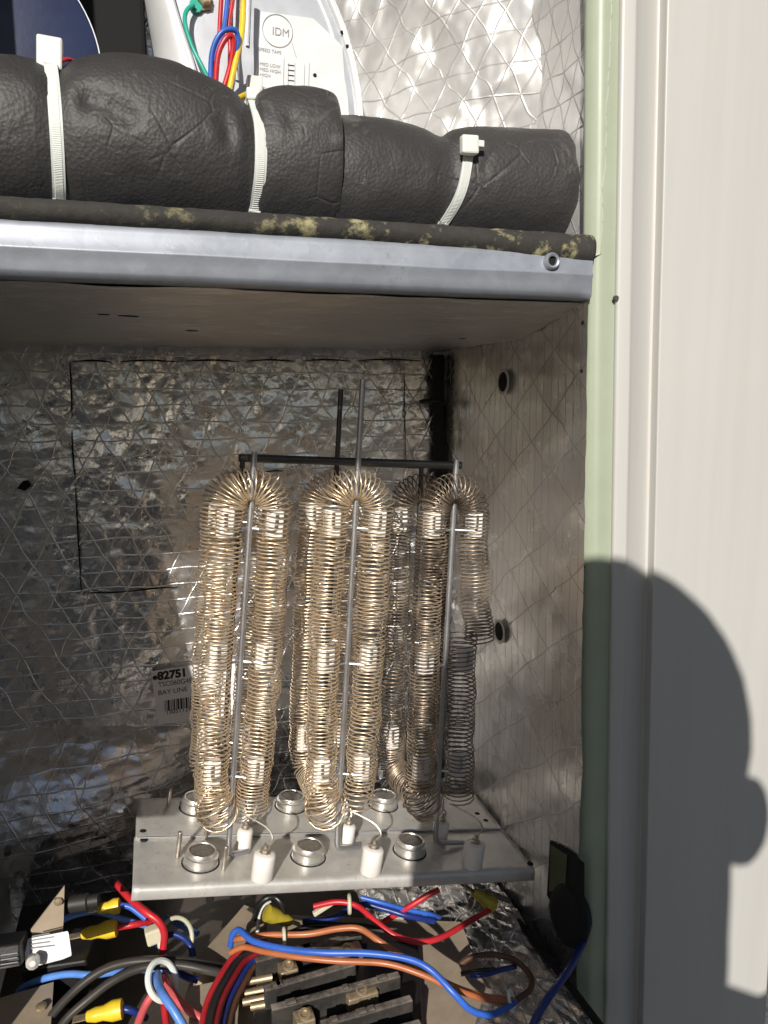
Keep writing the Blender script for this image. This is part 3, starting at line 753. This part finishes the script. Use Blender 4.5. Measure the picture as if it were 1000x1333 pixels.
cable_tie([(66, 84, .548), (70, 120, .527), (73, 160, .516), (75.5, 205, .514), (77, 240, .518), (77.5, 262, .528)], None, (65, 70, .552, -.06), (.0150, .007, .0190), 'white cable tie with tall square head round the foam by the navy disc')
cable_tie([(331, 132, .552), (338, 160, .528), (340, 195, .518), (338, 235, .516), (331, 278, .526)], None, (330, 124, .560, 0), (.010, .008, .008), 'white cable tie pinching the foam below the yellow wire')
cable_tie([(611, 194, .536), (608, 215, .528), (603, 240, .521), (594, 265, .518), (575, 294, .520)], None, (611, 189, .529, .03), (.0125, .007, .0125), 'white cable tie with head and tail facing out on the narrow foam', (625, 187, .528), .0072)

# blower motor
MY = .67
mot = thing('blower_motor', 'white round blower motor housing with printed wiring label above the foam pipe', 'motor', at(340, 190, Y=MY))
rarc = [(404, -70), (417, -40), (433, 0), (448, 37), (459, 75), (467, 115), (470.5, 150), (471, 200)]
larc = [(258, 200), (256, 120), (250, 88), (235, 40), (222, 0), (213, -40), (206, -70)]
RA = spline([at(x, y, Y=MY) for x, y in rarc], 5); LA = spline([at(x, y, Y=MY) for x, y in larc], 5)
m = MB().prism(list(RA) + list(LA), (0, .05, 0)); m.build('housing', 'motor_face', mot, auto=30, bevel=.001)
MB().tube(RA + A([-.002, -.001, 0]), .0032, 10).build('rim', 'motor_white', mot)
MB().tube(RA + A([-.0125, 0, 0]), .0016, 8).build('rim', 'motor_white', mot)
lb = [(x, y) for x, y in ((268, 210), (262, 140), (252, 90), (236, 40), (224, 0), (214, -40), (208, -70))]
lo_ = [(212, 210), (208, 140), (202, 80), (194, 30), (189, 0), (184, -40), (180, -70)]
la1 = spline([at(x, y, Y=MY - .006) for x, y in lb], 5); lo1 = spline([at(x, y, Y=MY + .035) for x, y in lo_], 5)
m = MB(); n = len(la1)
def canf(a, b):
    i = round(b * (n - 1)); p, q_ = la1[i], lo1[i]; s_ = math.sin(a * math.pi / 2); c_ = 1 - math.cos(a * math.pi / 2)
    return (p[0] + (q_[0] - p[0]) * s_, p[1] + (q_[1] - p[1]) * c_, p[2] + (q_[2] - p[2]) * a)
m.grid(10, n - 1, canf); m.build('can', 'motor_white', mot, auto=0, solid=.0015)
MB().tube(la1, .0022, 8).build('rim', 'motor_white', mot)
# printed plate
LYP = MY - .0016
m = MB().prism([at(341, 15, Y=LYP), at(408, 24, Y=LYP), at(446, 60, Y=LYP), at(455, 190, Y=LYP), at(322, 190, Y=LYP), at(331, 118, Y=LYP)], (0, .0012, 0)); lab = m.build('wiring_label', 'motor_white', mot, smooth=False)
cc = at(361.5, 40, Y=LYP - .0006); m = MB(); m.tube([cc + .0122 * A([math.cos(t_), 0, math.sin(t_)]) for t_ in np.linspace(0, 2 * math.pi, 48, endpoint=False)], .00022, 5, closed=True); m.build('printed_circle', 'pale_ink', lab)
text('IDM', 354, 45, LYP, .0085, 'pale_ink', lab, rot=-.04, sx=.95)
for (s_, px, py) in (('SPEED TAPS', 336, 66), ('MED LOW', 338, 85), ('MED HIGH', 338, 92), ('HIGH', 338, 99), ('HIGH VOLT', 335, 116)):
    text(s_, px, py, LYP, .0036, 'pale_ink', lab, rot=-.04)
for i in range(5):
    c = at(379, 85 + 6.6 * i, Y=LYP - .0003); MB().tube([c + A([-.0026, 0, 0]), c + A([.0026, 0, 0])], .00035, 5).build('printed_tap', 'ink', lab)
    
for (xa, ya, xb, yb) in ((370, 76, 369, 111), (376, 82, 375, 112), (384, 82, 384, 112), (397, 84, 396, 112), (403, 82, 402, 112), (380, 55, 386, 75)):
    MB().tube([at(xa, ya, Y=LYP - .0003), at(xb, yb, Y=LYP - .0003)], .00018, 4).build('printed_line', 'pale_ink', lab)
MB().lathe(at(410, 98, Y=LYP), (0, -1, 0), [(.0016, 0), (.0014, .0008)], 12).build('rivet_hole', 'black_gap', lab)
for (px, py) in ((445, 42), (452, 60)): MB().lathe(at(px, py, Y=MY - .004), (0, -1, 0), [(.0014, 0), (.0012, .001)], 10).build('rivet', 'black_gap', mot)
b = MB().lathe(at(265, 3, Y=MY), (.1, -1, .1), [(.0075, 0), (.0075, .002), (.0055, .0024), (.0055, .0065), (.004, .0075)], 6).build('bolt', 'brass', mot, smooth=False)
MB().lathe(at(255, 8, Y=MY - .002), (0, -1, 0), [(.0055, 0), (.005, .0016)], 12).build('ring_terminal', 'wire_green_wire', mot)
m = MB().box(at(331, 112, Y=MY - .010), (.012, .012, .012)); m.build('wire_plug', 'white_wire' if 'white_wire' in MAT else 'wire_white_wire', mot, smooth=False, bevel=.001)
for (x_, l0, l1) in ((312, -20, 105), (325, -20, 60)):
    MB().tube([at(x_, l0, Y=MY - .001), at(x_ - 3, l1, Y=MY - .001)], .0015, 6).build('face_rib', 'motor_face', mot)

def wire(pts, mat, rad, label, name='wire', Y=None, Z=None, cat='wire', group=None, n=8):
    P = []
    for p in pts:
        if len(p) == 3: P.append(at(p[0], p[1], Y=p[2]) if p[2] > 0 else at(p[0], p[1], Z=p[2]))
        else: P.append(at(p[0], p[1], Y=Y, Z=Z))
    P = spline(P, n)
    o = MB().tube(P, rad * (.88 if Y is None and P[0][2] < 0 else 1.0), 10).build(name, mat)
    return tag(o, label, cat, group)
W = 'wire_'
wire([(252, 6, .664), (243, 14, .660), (241, 30, .656), (250, 60, .652), (266, 92, .648), (285, 130, .64)], W + 'green_wire', .0017, 'thin green wire bolted to the motor housing')
wire([(289, -40, .652), (288, 0, .650), (286, 35, .648), (284, 70, .646), (280, 120, .645)], W + 'red', .0018, 'straight red wire running down the motor face')
wire([(299, -40, .650), (296, 0, .648), (291, 40, .644), (281, 75, .640), (275, 115, .638)], W + 'blue', .0018, 'blue wire beside the straight red motor wire')
wire([(307, -40, .652), (303, 0, .650), (298, 35, .648), (300, 70, .646), (297, 120, .645)], W + 'red', .0018, 'red motor wire between the blue and yellow wires')
wire([(274, 120, .634), (276, 70, .630), (287, 44, .627), (302, 38, .627), (310, 48, .630), (306, 80, .634), (300, 120, .638)], W + 'blue', .0020, 'blue wire bent over in a loop above the foam')
wire([(280, 120, .633), (284, 72, .629), (296, 48, .627), (304, 52, .629), (300, 85, .633), (290, 120, .636)], W + 'red', .0021, 'red wire looped inside the blue loop above the foam')
wire([(319, -40, .642), (317, 0, .640), (315, 40, .636), (308, 75, .632), (298, 120, .630)], W + 'yellow', .0022, 'yellow wire running down in front of the motor')
wire([(312, 128, .60), (326, 122, .585), (338, 123, .580), (352, 126, .585), (360, 140, .60)], W + 'yellow', .0024, 'short yellow wire bent over the pinched foam', n=8)
wire([(78, 80, .55), (88, 77, .553), (98, 80, .56)], W + 'red', .0012, 'bit of red wire poking out behind the tall tie head')
# navy end disc and dark blower scroll
dc = at(-45, 76, Y=.628)
m = MB().lathe(dc, (0, 1, 0), [(.0865, .0), (.0885, .001), (.0885, .09), (.080, .095)], 64); dd = m.build('blower_disc', 'navy_paint', auto=30); tag(dd, 'dark navy round blower end disc behind the foam pipe', 'blower disc')
m = MB().tube([dc + A([.0885 * math.cos(t_), -.0005, .0885 * math.sin(t_)]) for t_ in np.linspace(0, 2 * math.pi, 96, endpoint=False)], .0005, 6, closed=True); m.build('edge_ring', 'motor_face', dd)
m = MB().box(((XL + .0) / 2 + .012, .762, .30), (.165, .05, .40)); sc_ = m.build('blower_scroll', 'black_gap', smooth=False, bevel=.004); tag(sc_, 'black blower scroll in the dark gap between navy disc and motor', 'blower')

# ------------------------------------------------------------------ lower compartment: controls and wires
pz = -.472
ctl = thing('control_panel', 'tan sheet metal control panel under the wires', 'panel', at(430, 1300, Z=-.52))
m = MB().prism([at(x, y, Z=pz) for x, y in ((205, 1400), (258, 1248), (318, 1178), (352, 1190), (600, 1200), (632, 1285), (600, 1400))], (0, 0, -.0015)); m.build('sheet', 'tan_panel', ctl, smooth=False)
m = MB().prism([at(x, y, Z=pz - .002) for x, y in ((225, 1390), (280, 1240), (590, 1230), (585, 1390))], (0, 0, -.048)); m.build('box', 'dark_panel', ctl, smooth=False)
for pts_ in (((253, 1251), (316, 1180), (348, 1200), (306, 1258)), ((222, 1345), (246, 1284), (304, 1272), (280, 1345))):
    MB().prism([at(x, y, Z=-.449) for x, y in pts_], (0, 0, -.0235)).build('tab', 'tan_panel', ctl, smooth=False, bevel=.0008)
ct2 = thing('mounting_plate', 'tan metal mounting plate beneath the two grey cables', 'plate', at(30, 1330, Z=-.52))
m = MB().prism([at(x, y, Z=-.446) for x, y in ((-40, 1400), (-10, 1302), (70, 1278), (62, 1400))], (0, 0, -.0015)); m.build('sheet', 'tan_panel', ct2, smooth=False)
m = MB().prism([at(x, y, Z=-.448) for x, y in ((-20, 1390), (0, 1310), (60, 1290), (55, 1390))], (0, 0, -.073)); m.build('box', 'dark_panel', ct2, smooth=False)
MB().lathe(at(54, 1312, Z=-.445), (0, 0, 1), [(.004, 0), (.004, .002), (.002, .003)], 8).build('screw', 'brass', ct2)
br = thing('angle_bracket', 'tan triangular bracket standing behind the relay', 'bracket', at(62, 1215, Z=-.50))
bk = [at(40, 1211, Y=.555), at(84, 1154, Y=.555), at(83, 1196, Y=.555), at(80, 1238, Y=.555), at(52, 1240, Y=.555)]
m = MB().prism(bk, (0, .002, 0)); m.build('plate', 'tan_panel', br, smooth=False)
MB().lathe(at(76, 1173, Y=.554), (0, -1, 0), [(.003, -.001), (.003, .0015), (.001, .002)], 8).build('rivet', 'brass', br)
MB().lathe(at(92, 1177, Y=.548), (1, -.2, .1), [(.006, 0), (.006, .012), (.0045, .013), (.0045, .02)], 10).build('bolt', 'dark_steel', br)
# relay with a white label
rx = at(75, 1240, Z=-.435); rax = A([.97, -.20, .10]); rax /= np.linalg.norm(rax); ray = A([.2, .97, 0]); ray /= np.linalg.norm(ray); raz = np.cross(rax, ray)
rel = thing('relay', 'black relay block with a white scuffed label', 'relay', rx + A([0, 0, -.04]))
m = MB().box(rx + raz * -.022 + ray * .010, (.050, .042, .040), [rax, ray, raz]); m.build('body', 'black_plastic', rel, smooth=False, bevel=.0018)
fa = [at(31, 1244, Y=.536), at(36, 1221, Y=.545), at(89, 1211, Y=.530), at(93, 1238, Y=.522), at(80, 1243, Y=.523), at(40, 1254, Y=.533)]
m = MB().prism(fa, raz * -.004); lb_ = m.build('label', 'label_white', rel, smooth=False, bevel=.0008)
for i in range(4):
    a = fa[1] * (1 - i / 4.5) + fa[0] * (i / 4.5); b = fa[2] * (1 - i / 4.5) + fa[3] * (i / 4.5)
    MB().tube([a + (b - a) * .12 + raz * .0004, a + (b - a) * (.55 + .1 * (i % 2)) + raz * .0004], .00045, 4).build('printed_line', 'pale_ink', lb_)
MB().lathe(at(43, 1252, Y=.522), (.1, -1, .4), [(.0045, -.004), (.0045, .003), (.002, .005)], 10).build('terminal_screw', 'galvanised', rel)
m = MB().prism([at(-30, 1235, Y=.535), at(26, 1227, Y=.530), at(28, 1258, Y=.520), at(-30, 1268, Y=.522)], (0, .03, -.012)); cb = m.build('capacitor_case', 'black_plastic', smooth=False, bevel=.0015); tag(cb, 'black box with grey printed rows left of the relay', 'box')
for i in range(4):
    y0 = 1238 + i * 6.0; MB().tube([at(1, y0, Y=.5325 - i * .0034 - .001), at(23, y0 - 3.5, Y=.5295 - i * .0034 - .001)], .00045, 4).build('printed_line', 'pale_ink', cb)
# contactor
con = thing('contactor', 'black contactor with dusty barrier ribs and brass terminals', 'contactor', at(440, 1320, Z=pz))
zt = -.437
m = MB().prism([at(x, y, Z=zt - .016) for x, y in ((335, 1262), (440, 1228), (545, 1222), (553, 1390), (320, 1390))], (0, 0, -.0185)); m.build('body', 'black_plastic', con, smooth=False, bevel=.002)
for (a, b) in (((385, 1236), (470, 1214)), ((344, 1286), (462, 1252)), ((353, 1311), (520, 1267)), ((418, 1332), (536, 1298)), ((430, 1362), (548, 1330)), ((332, 1249), (395, 1232))):
    P0, P1 = at(*a, Z=zt), at(*b, Z=zt); u_ = (P1 - P0); ln = np.linalg.norm(u_); u_ /= ln; w_ = np.cross([0, 0, 1.0], u_); nb_ = 26
    # a rib whose top edge is nicked along its length
    prof = []
    m = MB()
    m.box((P0 + P1) / 2 - A([0, 0, .0095]), (ln, .0065, .019), [u_, w_, A([0, 0, 1.0])])
    rib = m.build('barrier_rib', 'dusty_plastic', con, smooth=False, bevel=.0009)
    for i in range(random.randint(2, 3)):
        MB().box(P0 + u_ * (ln * random.uniform(.1, .9)) + A([0, 0, .0003]), (random.uniform(.004, .010), .0056, .0013), [u_, w_, A([0, 0, 1.0])]).build('rib_lug', 'dusty_plastic', rib, smooth=False, bevel=.0004)
for (px, py) in ((375, 1258), (396, 1322), (470, 1290), (452, 1236)):
    c = at(px, py, Z=zt - .004)
    t_ = MB().box(c - A([0, 0, .005]), (.024 if px > 440 else .014, .013, .012), [u_, w_, A([0, 0, 1.0])]).build('terminal', 'brass', con, smooth=False, bevel=.0012)
    MB().lathe(c + A([0, -.001, .001]), (0, -.35, 1), [(.0045, 0), (.0045, .002), (.0028, .0022), (.0026, .0008)], 14, True, True).build('screw', 'brass', t_)
for (px, py, l) in ((338, 1275, .02), (336, 1290, .02), (330, 1302, .016), (342, 1308, .018)):
    c = at(px, py, Z=-.452); MB().lathe(c, (1, -.1, .05), [(.0028, -l / 2), (.0028, l / 2)], 10).build('terminal_post', 'brass', con)
# --- wires in the lower compartment (pixel, pixel, height)
def spade(parent, px, py, Z, direc, mat='yellow', ln=.024, r=.0068):
    c = at(px, py, Z=Z); d_ = A(direc, float); d_ /= np.linalg.norm(d_)
    m = MB(); m.lathe(c - d_ * ln / 2, d_, [(r * .55, 0), (r * .98, .001), (r, ln * .30), (r * .70, ln * .55), (r * .72, ln * .75), (r * .52, ln * .97), (r * .45, ln)], 14)
    m.v = [tuple(A(v) ) for v in m.v]
    s_ = m.build('spade_connector', W + mat, parent, auto=50)
    MB().box(c + d_ * (ln * .62), (ln * .5, .006, .001), [d_, np.cross([0, 0, 1.0], d_) / (np.linalg.norm(np.cross([0, 0, 1.0], d_)) + 1e-9), A([0, 0, 1.0])]).build('tab', 'brass', s_, smooth=False)
    return s_
wire([(300, 1224, -.428), (318, 1221, -.420), (350, 1217, -.416), (400, 1216, -.414), (440, 1209, -.412), (468, 1209, -.412), (492, 1224, -.416), (520, 1243, -.424), (560, 1268, -.434), (600, 1288, -.440), (640, 1299, -.448), (668, 1302, -.455)], W + 'orange', .0027, 'brown orange wire arching over the contactor, upper of the two')
wire([(300, 1240, -.430), (318, 1233, -.424), (345, 1239, -.420), (390, 1246, -.418), (440, 1251, -.418), (500, 1254, -.420), (545, 1267, -.424), (590, 1287, -.434), (630, 1300, -.446), (664, 1306, -.455)], W + 'orange', .0026, 'brown orange wire lying just under the long blue wire')
wire([(300, 1232, -.43), (303, 1217, -.42), (312, 1211, -.414), (330, 1225, -.413), (370, 1235, -.411), (420, 1240, -.409), (480, 1241, -.409), (530, 1248, -.412), (560, 1262, -.418), (590, 1292, -.428), (612, 1314, -.440), (636, 1321, -.448), (656, 1314, -.452), (670, 1304, -.456)], W + 'blue', .0028, 'long bright blue wire crossing over the contactor')
r1 = wire([(408, 1180, -.42), (440, 1174, -.418), (466, 1180, -.42), (490, 1200, -.424), (515, 1218, -.430), (545, 1226, -.434), (575, 1220, -.436), (610, 1200, -.44), (645, 1180, -.444)], W + 'red', .0027, 'red wire curving to the yellow connector on the foil floor')
spade(r1, 630, 1170, -.436, (-.75, .2, .6), 'dirty_yellow')
wire([(600, 1150, -.46), (618, 1163, -.455), (634, 1178, -.45)], W + 'black_wire', .0022, 'short black lead under the plate beside the foil floor')
bund = [('red', 0, .0030, 'red wire on the outer side of the curved bundle'), ('black_wire', 1, .0036, 'thick black wire in the curved bundle'), ('dark_red', 2, .0027, 'dark red wire between black and blue in the curved bundle'), ('dark_blue', 3, .0029, 'dark blue wire in the curved bundle beside the contactor'), ('brown', 4, .0026, 'brown wire on the inner side of the curved bundle')]
outer = [(330, 1232), (305, 1246), (285, 1275), (270, 1306), (262, 1345), (258, 1390)]
inner = [(345, 1246), (331, 1258), (318, 1280), (305, 1308), (297, 1345), (294, 1390)]
for nm, i, r, lab_ in bund:
    k = i / 4
    pts = [(o_[0] * (1 - k) + n_[0] * k, o_[1] * (1 - k) + n_[1] * k, -.436 + .006 * math.sin(1.2 * i) - .004 * j * .3) for j, (o_, n_) in enumerate(zip(outer, inner))]
    wire(pts, W + nm, r, lab_)
wire([(24, 1292, -.462), (34, 1283, -.452), (60, 1273, -.442), (90, 1268, -.437), (120, 1269, -.436), (150, 1265, -.437), (180, 1262, -.442), (220, 1263, -.445), (250, 1275, -.45)], W + 'light_blue', .0030, 'light blue wire passing below the relay and through the white ring')
b2 = wire([(22, 1240, -.455), (40, 1226, -.44), (62, 1210, -.428), (90, 1194, -.420), (118, 1187, -.416), (140, 1190, -.416), (160, 1197, -.42), (190, 1205, -.43)], W + 'light_blue', .0028, 'light blue wire arching over the relay')
g1 = 'grey cables'
wire([(40, 1375, -.462), (62, 1330, -.450), (95, 1292, -.440), (130, 1265, -.432), (165, 1253, -.430), (205, 1250, -.432), (250, 1252, -.438), (300, 1262, -.45)], W + 'grey_cable', .0037, 'grey dusty cable, farther of the pair crossing the light blue wire')
wire([(58, 1375, -.462), (84, 1330, -.450), (120, 1297, -.440), (150, 1275, -.434), (185, 1260, -.432), (230, 1256, -.434), (270, 1263, -.44), (310, 1272, -.45)], W + 'grey_cable', .0037, 'grey dusty cable, nearer of the pair crossing the light blue wire')
wire([(152, 1150, -.404), (157, 1156, -.402), (170, 1170, -.404), (190, 1187, -.408), (206, 1199, -.414), (214, 1215, -.424), (212, 1240, -.44)], W + 'red', .0034, 'thick red wire rising to the left end of the plate')
r2 = wire([(146, 1208, -.425), (160, 1206, -.424), (178, 1203, -.424), (196, 1200, -.428), (210, 1204, -.434)], W + 'red', .0030, 'short red wire with a big yellow connector beside the relay'); spade(r2, 130, 1212, -.425, (-1, .15, -.12), 'yellow', .028, .0070)
y2 = wire([(152, 1179, -.41), (162, 1179, -.41), (172, 1182, -.412), (190, 1196, -.42)], W + 'blue', .0028, 'stub of blue wire with a yellow connector above the relay'); spade(y2, 142, 1181, -.41, (-1, .1, -.05), 'yellow', .018, .0062)
y3 = wire([(156, 1312, -.446), (166, 1314, -.446), (178, 1318, -.45), (190, 1325, -.46)], W + 'dark_blue', .0030, 'dark blue stub with a yellow connector below the grey cables'); spade(y3, 137, 1318, -.446, (-1, .1, -.1), 'yellow', .026, .0072)
wire([(205, 1268, -.432), (206, 1280, -.428), (214, 1297, -.426), (228, 1318, -.432), (245, 1350, -.445), (250, 1390, -.455)], W + 'light_blue', .0036, 'thick light blue wire coming down out of the white ring')
wire([(212, 1272, -.436), (200, 1292, -.438), (188, 1312, -.444), (176, 1345, -.452), (170, 1380, -.456)], W + 'pink_red', .0033, 'pale red wire slanting down left from the white ring')
wire([(212, 1270, -.440), (222, 1288, -.440), (232, 1303, -.442), (250, 1318, -.446), (268, 1332, -.452), (280, 1360, -.458)], W + 'pink_red', .0036, 'pale red wire slanting down right from the white ring')
wire([(212, 1280, -.446), (214, 1310, -.45), (218, 1345, -.455)], W + 'red', .0030, 'red wire behind the thick light blue wire')
wire([(196, 1272, -.446), (220, 1262, -.446), (248, 1273, -.448), (258, 1276, -.45)], W + 'dark_blue', .0030, 'dark blue wire end lying on the tan panel')
wire([(205, 1235, -.44), (212, 1222, -.436), (226, 1216, -.434), (240, 1222, -.438), (248, 1232, -.444), (252, 1246, -.45)], W + 'dark_blue', .0028, 'dark blue wire bent through the upper tie')
wire([(215, 1194, -.44), (232, 1203, -.442), (246, 1210, -.444), (258, 1216, -.45)], W + 'light_blue', .0028, 'short light blue wire under the left end of the plate')
wire([(760, 1225, -.44), (745, 1255, -.436), (725, 1284, -.436), (705, 1312, -.442), (690, 1345, -.455), (684, 1380, -.46)], W + 'dark_blue', .0033, 'dark blue wire coming from the black plug')
wire([(598, 1256, -.462), (615, 1246, -.458), (645, 1243, -.456), (672, 1251, -.456), (690, 1270, -.458), (690, 1288, -.460), (672, 1302, -.462)], W + 'brown', .0028, 'dark brown wire loop on the crumpled foil floor')
wire([(600, 1268, -.464), (622, 1264, -.462), (650, 1262, -.460), (672, 1258, -.460)], W + 'black_wire', .0022, 'black wire inside the brown loop on the foil floor')
wire([(612, 1272, -.460), (635, 1268, -.458), (655, 1262, -.457), (668, 1259, -.456)], W + 'dark_blue', .0022, 'dark blue wire inside the brown loop on the foil floor')
wire([(395, 1200, -.45), (430, 1196, -.445), (470, 1178, -.43), (500, 1183, -.432), (530, 1192, -.436), (565, 1199, -.445)], W + 'dark_blue', .0030, 'dark blue wire under the front edge of the plate')
wire([(470, 1168, -.42), (500, 1176, -.424), (530, 1184, -.432), (560, 1190, -.44), (572, 1194, -.45)], W + 'blue', .0022, 'thin blue wire under the front edge of the plate')
wire([(500, 1200, -.445), (530, 1182, -.43), (556, 1166, -.42), (572, 1158, -.416)], W + 'red', .0028, 'red wire reaching up under the plate to the foil')
wire([(378, 1215, -.45), (400, 1206, -.448), (430, 1204, -.446), (470, 1206, -.446), (500, 1212, -.45)], W + 'black_wire', .0030, 'black wire behind the upper orange wire')
k1 = wire([(332, 1196, -.43), (336, 1180, -.415), (346, 1170, -.408), (358, 1168, -.408), (368, 1178, -.414), (372, 1195, -.43)], W + 'black_wire', .0030, 'black wire bent up against the plate lip')
spade(k1, 363, 1194, -.425, (.8, .1, -.55), 'dirty_yellow', .026, .0068)
wire([(335, 1215, -.44), (338, 1190, -.425), (344, 1178, -.418), (352, 1174, -.418)], W + 'white_wire', .0016, 'thin white wire beside the bent black wire')
# white ties
def ring(px, py, Z, r, axis, rad, label, mat='nylon'):
    c = at(px, py, Z=Z); ax = A(axis, float); ax /= np.linalg.norm(ax); u_ = np.cross(ax, [0, 0, 1.0]); u_ /= np.linalg.norm(u_); w_ = np.cross(ax, u_)
    m = MB().tube([c + r * (math.cos(t_) * u_ + math.sin(t_) * w_ * 1.15) for t_ in np.linspace(0, 2 * math.pi, 36, endpoint=False)], rad, 8, closed=True)
    o = m.build('cable_tie', mat); return tag(o, label, 'cable tie')
ring(211, 1276, -.434, .0118, (.6, -.6, .55), .0024, 'thick white ring tie holding blue and red wires')
o = ring(229, 1222, -.436, .0135, (.3, -.8, .4), .0018, 'cream cable tie loop above the white ring tie', 'old_nylon')
m = MB().box(at(201, 1216, Z=-.428), (.014, .010, .013), [(.95, .1, .15), (-.1, .98, 0), (-.15, 0, .98)]); m.build('head', 'old_nylon', o, smooth=False, bevel=.0016)
o = ring(455, 1177, -.42, .0062, (1, -.2, 0), .0016, 'cream cable tie on the red wire below the plate', 'old_nylon')
MB().box(at(421, 1182, Z=-.424), (.020, .004, .004), [(.85, 0, .4), (0, 1, 0), (-.4, 0, .85)]).build('tail', 'old_nylon', o, smooth=False, bevel=.0006)
ring(370, 1218, -.414, .0046, (1, -.1, 0), .0014, 'cream cable tie on the upper orange wire', 'old_nylon')
ring(666, 1303, -.455, .0060, (.8, -.5, .3), .0014, 'clear tie joining blue and orange wire ends on the foil', 'nylon')

# ------------------------------------------------------------------ unseen behind the camera: the photographer and added light blockers
def sunpos(r, u, s): return RS * r + US * u + SUN * s
ph = sunpos(-.022, -.026, -.012)
m = MB().box((-.0235, -.013, -.052), (.076, .009, .150)); phone = m.build('phone', 'black_plastic', smooth=False, bevel=.002); tag(phone, 'black phone held up in front of the photographer', 'phone')
HC = at(768, 955, Y=.5) - SUN * 1.04
body = MB()
def ell(c, r, n=16):
    c = A(c, float); v = []; f = []
    for i in range(n + 1):
        th = math.pi * i / n
        for j in range(2 * n):
            p_ = math.pi * j / n; v.append(c + A(r) * A([math.sin(th) * math.cos(p_), math.sin(th) * math.sin(p_), math.cos(th)]))
    for i in range(n):
        for j in range(2 * n):
            j2 = (j + 1) % (2 * n); f.append((i * 2 * n + j, i * 2 * n + j2, (i + 1) * 2 * n + j2, (i + 1) * 2 * n + j))
    body.add(v, f)
def limb(pts, rad):
    P = spline(pts, 8); R_s = np.interp(np.linspace(0, 1, len(P)), np.linspace(0, 1, len(rad)), rad); body.tube(P, R_s, 14)
    for p_, r_ in ((P[0], R_s[0]), (P[-1], R_s[-1])): ell(p_, (r_, r_, r_), 8)
hx, hy, hz = HC
ell((hx, hy, hz + .000), (.122, .128, .125)); ell((hx, hy + .02, hz - .055), (.105, .110, .110)); ell((hx, hy + .08, hz - .105), (.040, .040, .035))
ell((hx, hy + .140, hz - .045), (.016, .022, .024))                      # nose
for s_ in (-1, 1): ell((hx + s_ * .140 + (.012 if s_ > 0 else .02), hy - .005, hz - .098), (.026, .022, .042))   # ears
limb([(hx + .02, hy - .02, hz - .08), (hx + .02, hy - .035, hz - .22)], [.105, .105])
shz = hz - .275; 
limb([(hx - .19, hy - .04, shz - .06), (hx, hy - .045, shz), (hx + .19, hy - .04, shz - .06)], [.060, .085, .060])
ell((hx, hy - .04, shz - .17), (.17, .115, .22)); ell((hx, hy - .04, shz - .42), (.155, .11, .20)); ell((hx, hy - .045, shz - .56), (.17, .12, .13))
for s_ in (-1, 1):
    limb([(hx + s_ * .09, hy - .04, shz - .60), (hx + s_ * .10, hy - .01, (shz - .60 + GZ) / 2), (hx + s_ * .11, hy - .05, GZ + .07)], [.085, .058, .042])
    limb([(hx + s_ * .11, hy - .07, GZ + .04), (hx + s_ * .13, hy + .15, GZ + .032)], [.045, .036])
# left arm hangs down, right arm holds the phone
limb([(hx - .20, hy - .04, shz - .04), (hx - .25, hy - .06, shz - .30), (hx - .22, hy + .05, shz - .52)], [.058, .045, .034])
wr = A([.004, -.040, -.165])
limb([(hx + .20, hy - .04, shz - .04), (hx + .20, hy + .06, shz - .24)], [.058, .046]); limb([(hx + .20, hy + .06, shz - .24), tuple(wr)], [.044, .024])
ell(wr + A([-.012, .004, .050]), (.026, .016, .044))
for i, (dx, dz, ln) in enumerate(((.020, .085, .05), (.022, .066, .055), (.021, .047, .055), (.018, .028, .045))):
    limb([wr + A([.010, .004, dz - .02]), wr + A([dx, .014, dz]), wr + A([-.002, .020 if False else .012, dz + .012])], [.0095, .0085, .007])
limb([wr + A([-.030, .0, .040]), wr + A([-.058, .006, .075]), wr + A([-.062, .016, .105])], [.011, .009, .0075])
for i in range(4): limb([(hx - .222 + .012 * i - .018, hy + .06, shz - .55), (hx - .222 + .012 * i - .018, hy + .085, shz - .63 - .006 * (i % 2))], [.010, .007])
person = body.build('person', 'cloth'); tag(person, 'photographer in dark clothes whose head shadow falls on the cream panel', 'person')
rm = person.modifiers.new('remesh', 'REMESH'); rm.mode = 'VOXEL'; rm.voxel_size = .007; rm.use_smooth_shade = True
body = MB(); ell((hx, hy - .012, hz - .005), (.140, .132, .140)); hr2 = body.build('hair', 'hair', person)
# unseen blocker added behind the photographer to cut low sky and ground bounce
blk = thing('sky_blocker', 'unseen grey board screen added behind the photographer to block low sky', 'light blocker', (0, -5.0, GZ))
MB().box((0, -5.0, GZ + .8), (18, .03, 1.6)).build('blocker_panel', 'blocker_wood', blk, smooth=False)
for i in range(8): MB().box((-8.4 + 2.4 * i, -5.07, GZ + .8), (.1, .1, 1.64)).build('blocker_post', 'blocker_wood', blk, smooth=False)
# unseen board added, sized along the sun rays to shade below the shelf
YBM = -.60
def back_to(p): return p - SUN * ((p[1] - YBM) / SUN[1])
lo_e, up_e, rt_e = back_to(at(460, 609, Y=.59)), back_to(at(330, 366, Y=.5)), back_to(at(765, 350, Y=.5))
brd_ = thing('shade_board', 'unseen wooden board added behind the photographer to shade the band below the shelf', 'shade board', (rt_e[0] - 1.9, YBM, GZ))
c0 = A([rt_e[0] - 1.0, YBM, (lo_e[2] + up_e[2]) / 2])
m = MB().box(c0, (2.0, .006, up_e[2] - lo_e[2]))
m.build('shade_panel', 'blocker_wood', brd_, smooth=False, bevel=.003)
m = MB().box((rt_e[0] - 1.9, YBM - .05, (GZ + c0[2]) / 2), (.09, .09, c0[2] - GZ + .12)); m.build('shade_board_leg', 'blocker_wood', brd_, smooth=False, bevel=.004)
